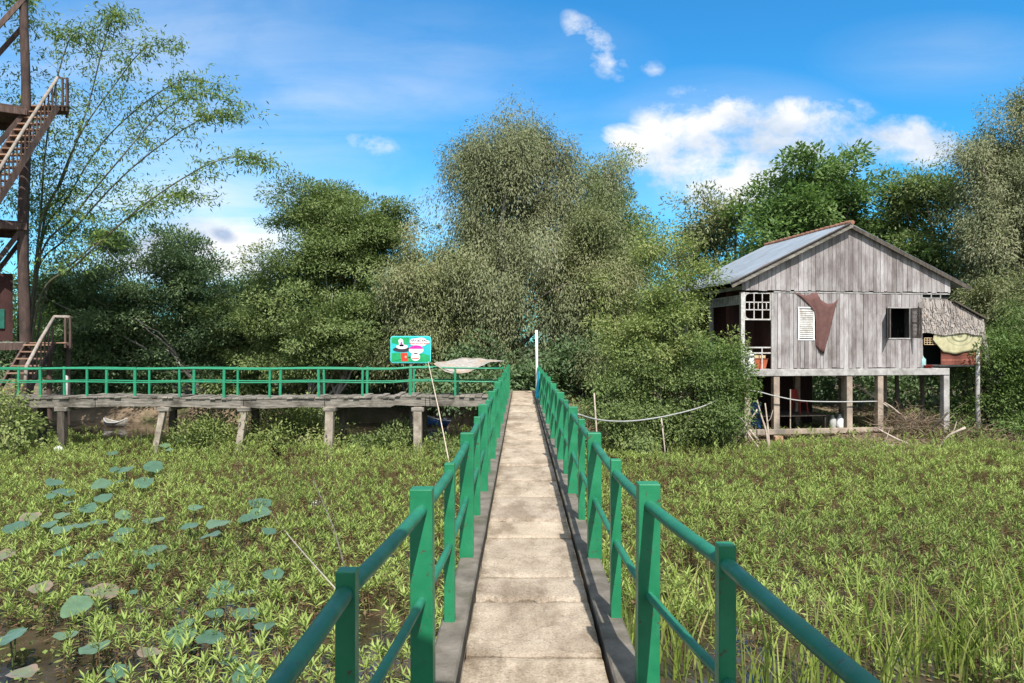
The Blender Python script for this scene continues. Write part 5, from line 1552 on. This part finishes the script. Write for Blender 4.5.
Nn = np.stack([-np.cos(az) * np.sin(el), -np.sin(az) * np.sin(el), np.cos(el)], -1) + rs.normal(size=(n, 3)) * 0.12
plant_t = rs.rand(nP)
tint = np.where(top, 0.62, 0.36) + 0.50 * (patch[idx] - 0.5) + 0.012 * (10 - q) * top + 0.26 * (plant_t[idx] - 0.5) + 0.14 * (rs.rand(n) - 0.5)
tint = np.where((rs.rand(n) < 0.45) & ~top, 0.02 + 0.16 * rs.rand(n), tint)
big = (0.55 + 0.95 * rs.rand(nP) ** 1.4)[idx] * np.where(top, 1.0, 0.85)
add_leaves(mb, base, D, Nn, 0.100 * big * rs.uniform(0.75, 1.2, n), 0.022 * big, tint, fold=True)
# stems
sidx = np.arange(nP)
for s0 in (0,):
    b0 = np.stack([x, y, np.full(nP, WATER - 0.03)], -1); t0 = np.stack([x + lean[:, 0], y + lean[:, 1], WATER + hgt], -1)
    sx = np.array([0.005, 0, 0]); sy = np.array([0, 0.005, 0])
    for d_ in (sx, sy):
        V = np.stack([b0 - d_, b0 + d_, t0 + d_ * 0.5, t0 - d_ * 0.5], 1).reshape(-1, 3)
        mb.add(V, np.arange(nP * 4).reshape(-1, 4), tint=np.repeat(0.02 + 0.15 * rs.rand(nP), 4))
# low mat of creeping plants with rounder leaves, mixed through the taller ones
nm = 30000
mx_ = rs.uniform(-16, 15, nm); my_ = rs.uniform(5, 25, nm)
kp = (np.abs(mx_) > 0.62) & (fbm(mx_ + 21, my_ + 4, 1.1) > 0.50) & (gheight(mx_, my_) < -1.75) & ~((mx_ < -2.2) & (my_ > 24.5))
mx_, my_ = mx_[kp], my_[kp]; nm = len(mx_); a = rs.rand(nm) * 6.28
add_leaves(mb, np.stack([mx_, my_, WATER + 0.02 + 0.22 * rs.rand(nm) ** 1.5], -1), np.stack([np.cos(a), np.sin(a), 0.3 * rs.normal(size=nm)], -1), np.tile([0, 0, 1.0], (nm, 1)) + rs.normal(size=(nm, 3)) * 0.4, 0.075 * rs.uniform(0.6, 1.5, nm), 0.05 * rs.uniform(0.7, 1.3, nm), np.where(rs.rand(nm) < 0.4, 0.02 + 0.2 * rs.rand(nm), 0.35 + 0.4 * rs.rand(nm)))
# floating leaves lying on the water between the plants
nf = 26000
fx = rs.uniform(-14, 14, nf); fy = rs.uniform(4.5, 24, nf)
kp = (np.abs(fx) > 0.6) & (fbm(fx + 5, fy, 0.9) > 0.46)
fx, fy = fx[kp], fy[kp]; nf = len(fx)
a = rs.rand(nf) * 6.28
add_leaves(mb, np.stack([fx, fy, WATER + 0.006 + 0.02 * rs.rand(nf)], -1), np.stack([np.cos(a), np.sin(a), rs.normal(size=nf) * 0.08], -1), np.tile([0, 0, 1.0], (nf, 1)) + rs.normal(size=(nf, 3)) * 0.08, 0.07 * rs.uniform(0.6, 1.5, nf), 0.04 * rs.uniform(0.7, 1.4, nf), rs.rand(nf) * 0.55)
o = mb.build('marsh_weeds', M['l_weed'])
tag(o, 'light green leafy marsh weeds covering the water on both sides of the bridge', 'marsh weeds', kind='stuff')

# reeds at lower right
rs = np.random.RandomState(15)
mb = MB()
def blades(n, cx, cy, sx, sy, h0, h1, w):
    x = cx + rs.uniform(-1, 1, n) * sx; y = cy + rs.uniform(-1, 1, n) * sy
    h = rs.uniform(h0, h1, n); ln = rs.normal(size=(n, 2)) * 0.16
    kk = 6
    tt = np.linspace(0, 1, kk)
    V = np.zeros((n, kk, 2, 3))
    a = rs.rand(n) * 3.14
    sd = np.stack([np.cos(a), np.sin(a) * 0.6, 0 * a], -1)
    for i, t in enumerate(tt):
        c = np.stack([x + ln[:, 0] * t ** 2 * h * 2.2, y + ln[:, 1] * t ** 2 * h * 2.2, WATER - 0.05 + h * (t - 0.12 * t ** 3)], -1)
        ww = (w * (1 - t ** 2) + 0.002) * 0.5
        V[:, i, 0] = c - sd * ww; V[:, i, 1] = c + sd * ww
    base = (np.arange(n) * kk * 2)[:, None]
    Q = np.concatenate([np.stack([base + 2 * i, base + 2 * i + 1, base + 2 * i + 3, base + 2 * i + 2], -1).reshape(-1, 4) for i in range(kk - 1)])
    tn = np.where(rs.rand(n) < 0.12, 0.95, rs.uniform(0.15, 0.75, n))
    mb.add(V.reshape(-1, 3), Q, tint=np.repeat(tn, kk * 2))
for px, py, sx, sy, n in ((930, 640, 0.7, 0.5, 170), (1000, 650, 0.8, 0.5, 170), (860, 668, 0.5, 0.35, 80), (800, 672, 0.4, 0.3, 55), (650, 640, 0.45, 0.8, 130), (690, 600, 0.35, 0.5, 60), (740, 670, 0.35, 0.3, 40), (1010, 600, 0.5, 0.6, 60), (880, 600, 0.4, 0.5, 30), (610, 560, 0.25, 0.9, 70)):
    Y = 3.5 * F / (py - HY + 22)
    c = at(px, py, Y)
    blades(int(n * 0.75), c[0], Y, sx, sy, 0.45, 1.30, 0.022)
for k in range(18):
    c0 = rs.uniform(1.2, 9.0); c1 = rs.uniform(8, 19)
    blades(8, c0, c1, 0.15, 0.15, 0.35, 0.75, 0.014)
o = mb.build('sedge_reeds', M['l_reed'])
tag(o, 'tall bright green sedge reeds standing in the water at the right of the bridge', 'reeds', kind='stuff')

# dry litter and brush in front of the house
mb = MB()
n = 5000
u = rs.uniform(-1.5, 10.5, n); v = rs.uniform(-2.2, 1.5, n)
W_ = np.stack([HL[0] + u, 25 + v + 0.12 * u], -1)
gz = gheight(W_[:, 0], W_[:, 1])
k = gz > WATER - 0.15
W_, gz = W_[k], np.maximum(gz[k], WATER)
n = len(W_); a = rs.rand(n) * 6.28
add_leaves(mb, np.stack([W_[:, 0], W_[:, 1], gz + 0.02 + 0.05 * rs.rand(n)], -1), np.stack([np.cos(a), np.sin(a), 0.25 * rs.normal(size=n)], -1), np.tile([0, 0, 1.0], (n, 1)) + rs.normal(size=(n, 3)) * 0.3, 0.16, 0.05, rs.rand(n))
for c, nn, sp_ in ((at(908, 424, 25.4), 900, 0.55), (at(960, 432, 25.4), 450, 0.6), (at(880, 412, 27.2), 500, 0.8)):
    P = c + rs.normal(size=(nn, 3)) * (sp_, 0.35, 0.22)
    gzz = gheight(P[:, 0], P[:, 1]); P[:, 2] = np.maximum(P[:, 2], gzz + 0.02)
    D = rs.normal(size=(nn, 3)) * (1, 0.7, 0.55)
    add_leaves(mb, P, D, rs.normal(size=(nn, 3)), 0.42 * rs.uniform(0.5, 1.5, nn), 0.018, rs.rand(nn))
o = mb.build('dry_litter', M['l_dry'])
tag(o, 'dry leaves, twigs and brush heaped on the mud before the house', 'litter', kind='stuff')
# green ground cover on the banks
n = 15000
x = rs.uniform(-20, 22, n); y = rs.uniform(23, 33, n)
gz = gheight(x, y)
k = (gz > -1.8) & (fbm(x, y, 1.2) > 0.42)
x, y, gz = x[k], y[k], gz[k]; n = len(x); a = rs.rand(n) * 6.28
mb = MB()
add_leaves(mb, np.stack([x, y, gz + 0.10 * rs.rand(n)], -1), np.stack([np.cos(a), np.sin(a), 0.5 + 0.6 * rs.rand(n)], -1), rs.normal(size=(n, 3)) * 0.4 + (0, 0, 1), 0.22, 0.07, rs.rand(n))
o = mb.build('bank_growth', M['l_bush'])
tag(o, 'patchy low green growth on the earth bank behind the marsh', 'ground cover', kind='stuff')

# ------------------------------------------------------------------ lotus leaves
rl_ = np.random.RandomState(2)
leaves = [(145, 122, 28, 0), (170, 150, 34, 0), (185, 178, 15, 0), (135, 160, 15, 0), (280, 128, 32, 0), (285, 165, 28, 0), (330, 120, 24, 0), (348, 85, 26, 0), (315, 85, 15, 0), (400, 122, 30, 0), (425, 78, 30, 0), (430, 228, 36, 1), (240, 195, 28, 1), (165, 215, 24, 1),
          (340, 215, 24, 1), (75, 222, 32, 3), (35, 248, 38, 1), (165, 255, 34, 1), (220, 243, 26, 1), (268, 236, 30, 1), (340, 262, 30, 1), (320, 284, 26, 1), (530, 245, 28, 2), (610, 238, 40, 2), (690, 222, 26, 2), (728, 208, 36, 2), (730, 180, 36, 2), (585, 272, 36, 2), (545, 192, 24, 2), (755, 258, 24, 2),
          (165, 320, 28, 4), (255, 330, 30, 4), (385, 322, 26, 4), (435, 312, 34, 4), (210, 355, 28, 4), (425, 357, 18, 4), (280, 430, 52, 3), (210, 472, 48, 4), (105, 420, 36, 3), (615, 425, 42, 5), (697, 430, 26, 5), (765, 380, 34, 5), (370, 430, 14, 4), (180, 553, 38, 6), (258, 588, 46, 6), (500, 557, 54, 6),
          (590, 560, 44, 6), (520, 520, 26, 6), (640, 625, 30, 6), (690, 490, 44, 5), (740, 525, 34, 5), (20, 560, 46, 6), (35, 548, 30, 6), (325, 660, 36, 6), (415, 600, 36, 3), (690, 665, 46, 6), (55, 660, 46, 3), (600, 490, 30, 5), (130, 240, 25, 1), (0, 330, 32, 3),
          (309, 39, 18, 7), (458, 17, 16, 7), (511, 3, 22, 7), (470, 30, 14, 7)]
LAB = {0: ('round blue green lotus leaf raised high in the cluster below the slanted boardwalk posts', 'raised lotus leaves below the boardwalk'),
       1: ('flat lotus leaf spread among the weeds in the middle of the left marsh', 'lotus leaves in the middle of the left marsh'),
       2: ('blue green lotus leaf in the cluster beside the rope left of the bridge', 'lotus leaves beside the rope'),
       3: ('withered brown edged lotus leaf lying in the left marsh', 'withered brown lotus leaves'),
       4: ('small lotus leaf half hidden by weeds in the left marsh', 'half hidden lotus leaves'),
       5: ('lotus leaf over dark water close to the left bridge railing', 'lotus leaves close to the left railing'),
       6: ('large lotus leaf near the bottom of the left marsh', 'large near lotus leaves'),
       7: ('dark green lotus leaf in the shade right under the boardwalk', 'lotus leaves under the boardwalk')}
for (cx, cy, rpx, cls) in leaves:
    px, py = cx / 2.81, 440 + cy / 2.81
    zl = {0: -1.36, 1: -1.49, 2: -1.42, 3: -1.55, 4: -1.53, 5: -1.58, 6: -1.54, 7: -1.4}[cls] + rl_.uniform(-0.05, 0.05)
    Y = (CAMZ - zl) * F / (py - HY)
    c = at(px, py, Y)
    r = rpx / 2.81 / F * Y * 0.86
    o = root('lotus_leaf', LAB[cls][0], 'lotus leaf', (c[0], c[1], WATER), rl_.rand() * 6.28, LAB[cls][1])
    na, nr = 28, 6
    ang = np.linspace(0, 2 * math.pi, na + 1)
    tilt = rl_.normal(size=2) * 0.10 + (0, 0.0)
    # tilt towards the viewer a little so that the upper side shows
    cz, sz_ = math.cos(-o.rotation_euler[2]), math.sin(-o.rotation_euler[2])
    tw_ = np.array([0.0, 0.17 + 0.09 * rl_.normal()])
    tl = np.array([tw_[0] * cz - tw_[1] * sz_, tw_[0] * sz_ + tw_[1] * cz]) + tilt
    ph = rl_.rand(3) * 6.28
    V = []; tn = []
    t0 = rl_.uniform(0.1, 0.62) if cls != 3 else 0.80
    for i in range(nr):
        f = i / (nr - 1)
        for a in ang:
            rr_ = r * f * (1 + 0.05 * math.sin(3 * a + ph[0]) + 0.03 * math.sin(7 * a + ph[1]))
            X_, Y_ = rr_ * math.cos(a), rr_ * math.sin(a)
            z_ = tl[0] * X_ + tl[1] * Y_ + r * (0.08 * f ** 2 * math.sin(2 * a + ph[2]) + 0.05 * f ** 2 * math.sin(5 * a + ph[0])) + r * (0.16 * f ** 1.5 - 0.08 * f ** 4) - 0.02 * r
            V.append((X_, Y_, zl - WATER + z_))
            tn.append(np.clip(t0 + 0.13 * (abs(math.sin(a * 7)) ** 6) * (0.3 + 0.7 * f) + (0.25 * (f > 0.75) * (math.sin(2 * a + ph[1]) > 0.1) if cls == 3 else 0), 0, 1))
    mb = MB(); mb.grid(V, nr, na + 1, tn)
    mb.build('leaf_blade', M['lotus'], o, smooth=True)
    mb = MB(); mb.tube([(0.03 * rl_.normal(), 0.03 * rl_.normal(), -0.3), (0.015, 0.01, (zl - WATER) * 0.5), (0, 0, zl - WATER - 0.005)], 0.009, 6)
    mb.build('stalk', M['stalk'], o, smooth=True)

# ------------------------------------------------------------------ small things
def rope(P, r, name, mat, label, cat):
    P = np.array(P)
    mb = MB(); mb.tube(P, r, 6)
    o = mb.build(name, M[mat], smooth=True, off=P[0]); o.location = P[0]
    return tag(o, label, cat)
a = at(236, 455, 22.9); b = np.array([-0.56, 2.9, 0.30]); b = at(338, 592, 8.6)
P = [a + (b - a) * t + np.array([0, 0, -0.25 * math.sin(t * math.pi)]) for t in np.linspace(0, 1, 14)]
rope(P, 0.010, 'rope', 'rope', 'thin pale rope stretched from a boardwalk post toward the bridge', 'rope')
a = at(312, 478, 12.5); b = at(352, 575, 10.5); b[2] = WATER
rope([b, b * 0.5 + a * 0.5 + (0.06, 0, 0.02), a], [0.014, 0.011, 0.006], 'dry_twig', 'bark', 'bare dark stem rising from the weeds left of the bridge', 'twig')
# blue boat moored beyond the boardwalk
def boat(c, L_, w, h, rz, label, mat='blueboat'):
    t = root('rowing_boat', label, 'boat', c, rz)
    n, k = 19, 7
    V = np.zeros((n, k, 3))
    for i, s_ in enumerate(np.linspace(-1, 1, n)):
        ww = w / 2 * (1 - abs(s_) ** 2.6) + 0.02
        sh = h + 0.22 * h * abs(s_) ** 2
        for j, q in enumerate(np.linspace(-1, 1, k)):
            V[i, j] = (s_ * L_ / 2, q * ww, sh * abs(q) ** 2.2 - 0.06 + 0.12 * abs(s_) ** 3)
    mb = MB(); mb.grid(V.reshape(-1, 3), n, k); mb.build('hull', M[mat], t, thick=0.03, smooth=True)
    for s_ in (-0.45, 0.1, 0.5):
        mb = MB(); ww = w / 2 * (1 - abs(s_) ** 2.6); mb.box((s_ * L_ / 2 - 0.1, -ww * 0.9, h * 0.72), (s_ * L_ / 2 + 0.1, ww * 0.9, h * 0.79)); mb.build('thwart', M['greywood'], t)
    for q in (-1, 1):
        P = [(s_ * L_ / 2, q * (w / 2 * (1 - abs(s_) ** 2.6) + 0.03), h + 0.22 * h * abs(s_) ** 2 - 0.06 + 0.12 * abs(s_) ** 3) for s_ in np.linspace(-1, 1, 19)]
        mb = MB(); mb.tube(P, 0.025, 6); mb.build('gunwale', M['pvc'], t)
c = at(458, 414, 32.4); c[2] = WATER + 0.02
boat(c, 2.6, 0.7, 0.30, R(4), 'narrow blue boat floating behind the boardwalk near the bridge')
c = at(113, 424, 32.0); c[2] = WATER + 0.03
t2 = boat(c, 1.1, 0.45, 0.22, R(-12), 'small pale boat behind the left boardwalk posts', 'oldwood')
# dark trunk rising from the pond behind the boardwalk
def litter(px, py, Y, s_, label):
    c = at(px, py, Y)
    rs_ = np.random.RandomState(int(px))
    n, k = 9, 10
    V = np.zeros((n, k + 1, 3))
    for i, th in enumerate(np.linspace(0.05, math.pi - 0.05, n)):
        for j in range(k + 1):
            ph_ = 2 * math.pi * (j % k) / k
            r_ = s_ * (1 + 0.55 * (_LAT[(i * 7 + int(px)) % 256, (j % k) * 5] - 0.5))
            V[i, j] = (r_ * math.sin(th) * math.cos(ph_), r_ * math.sin(th) * math.sin(ph_), s_ * 0.7 * math.cos(th) * (0.8 + 0.5 * _LAT[i, (j % k) + 30]))
    mb = MB(); mb.grid(V.reshape(-1, 3), n, k + 1)
    o = mb.build('plastic_bag', M['white']); o.location = c
    tag(o, label, 'plastic bag', 'white plastic bags in the marsh')
litter(55, 450, 22.4, 0.13, 'crumpled white plastic bag below the left dark boardwalk post')
litter(315, 504, 16.0, 0.10, 'crumpled white plastic bag among the weeds near the bridge railing')
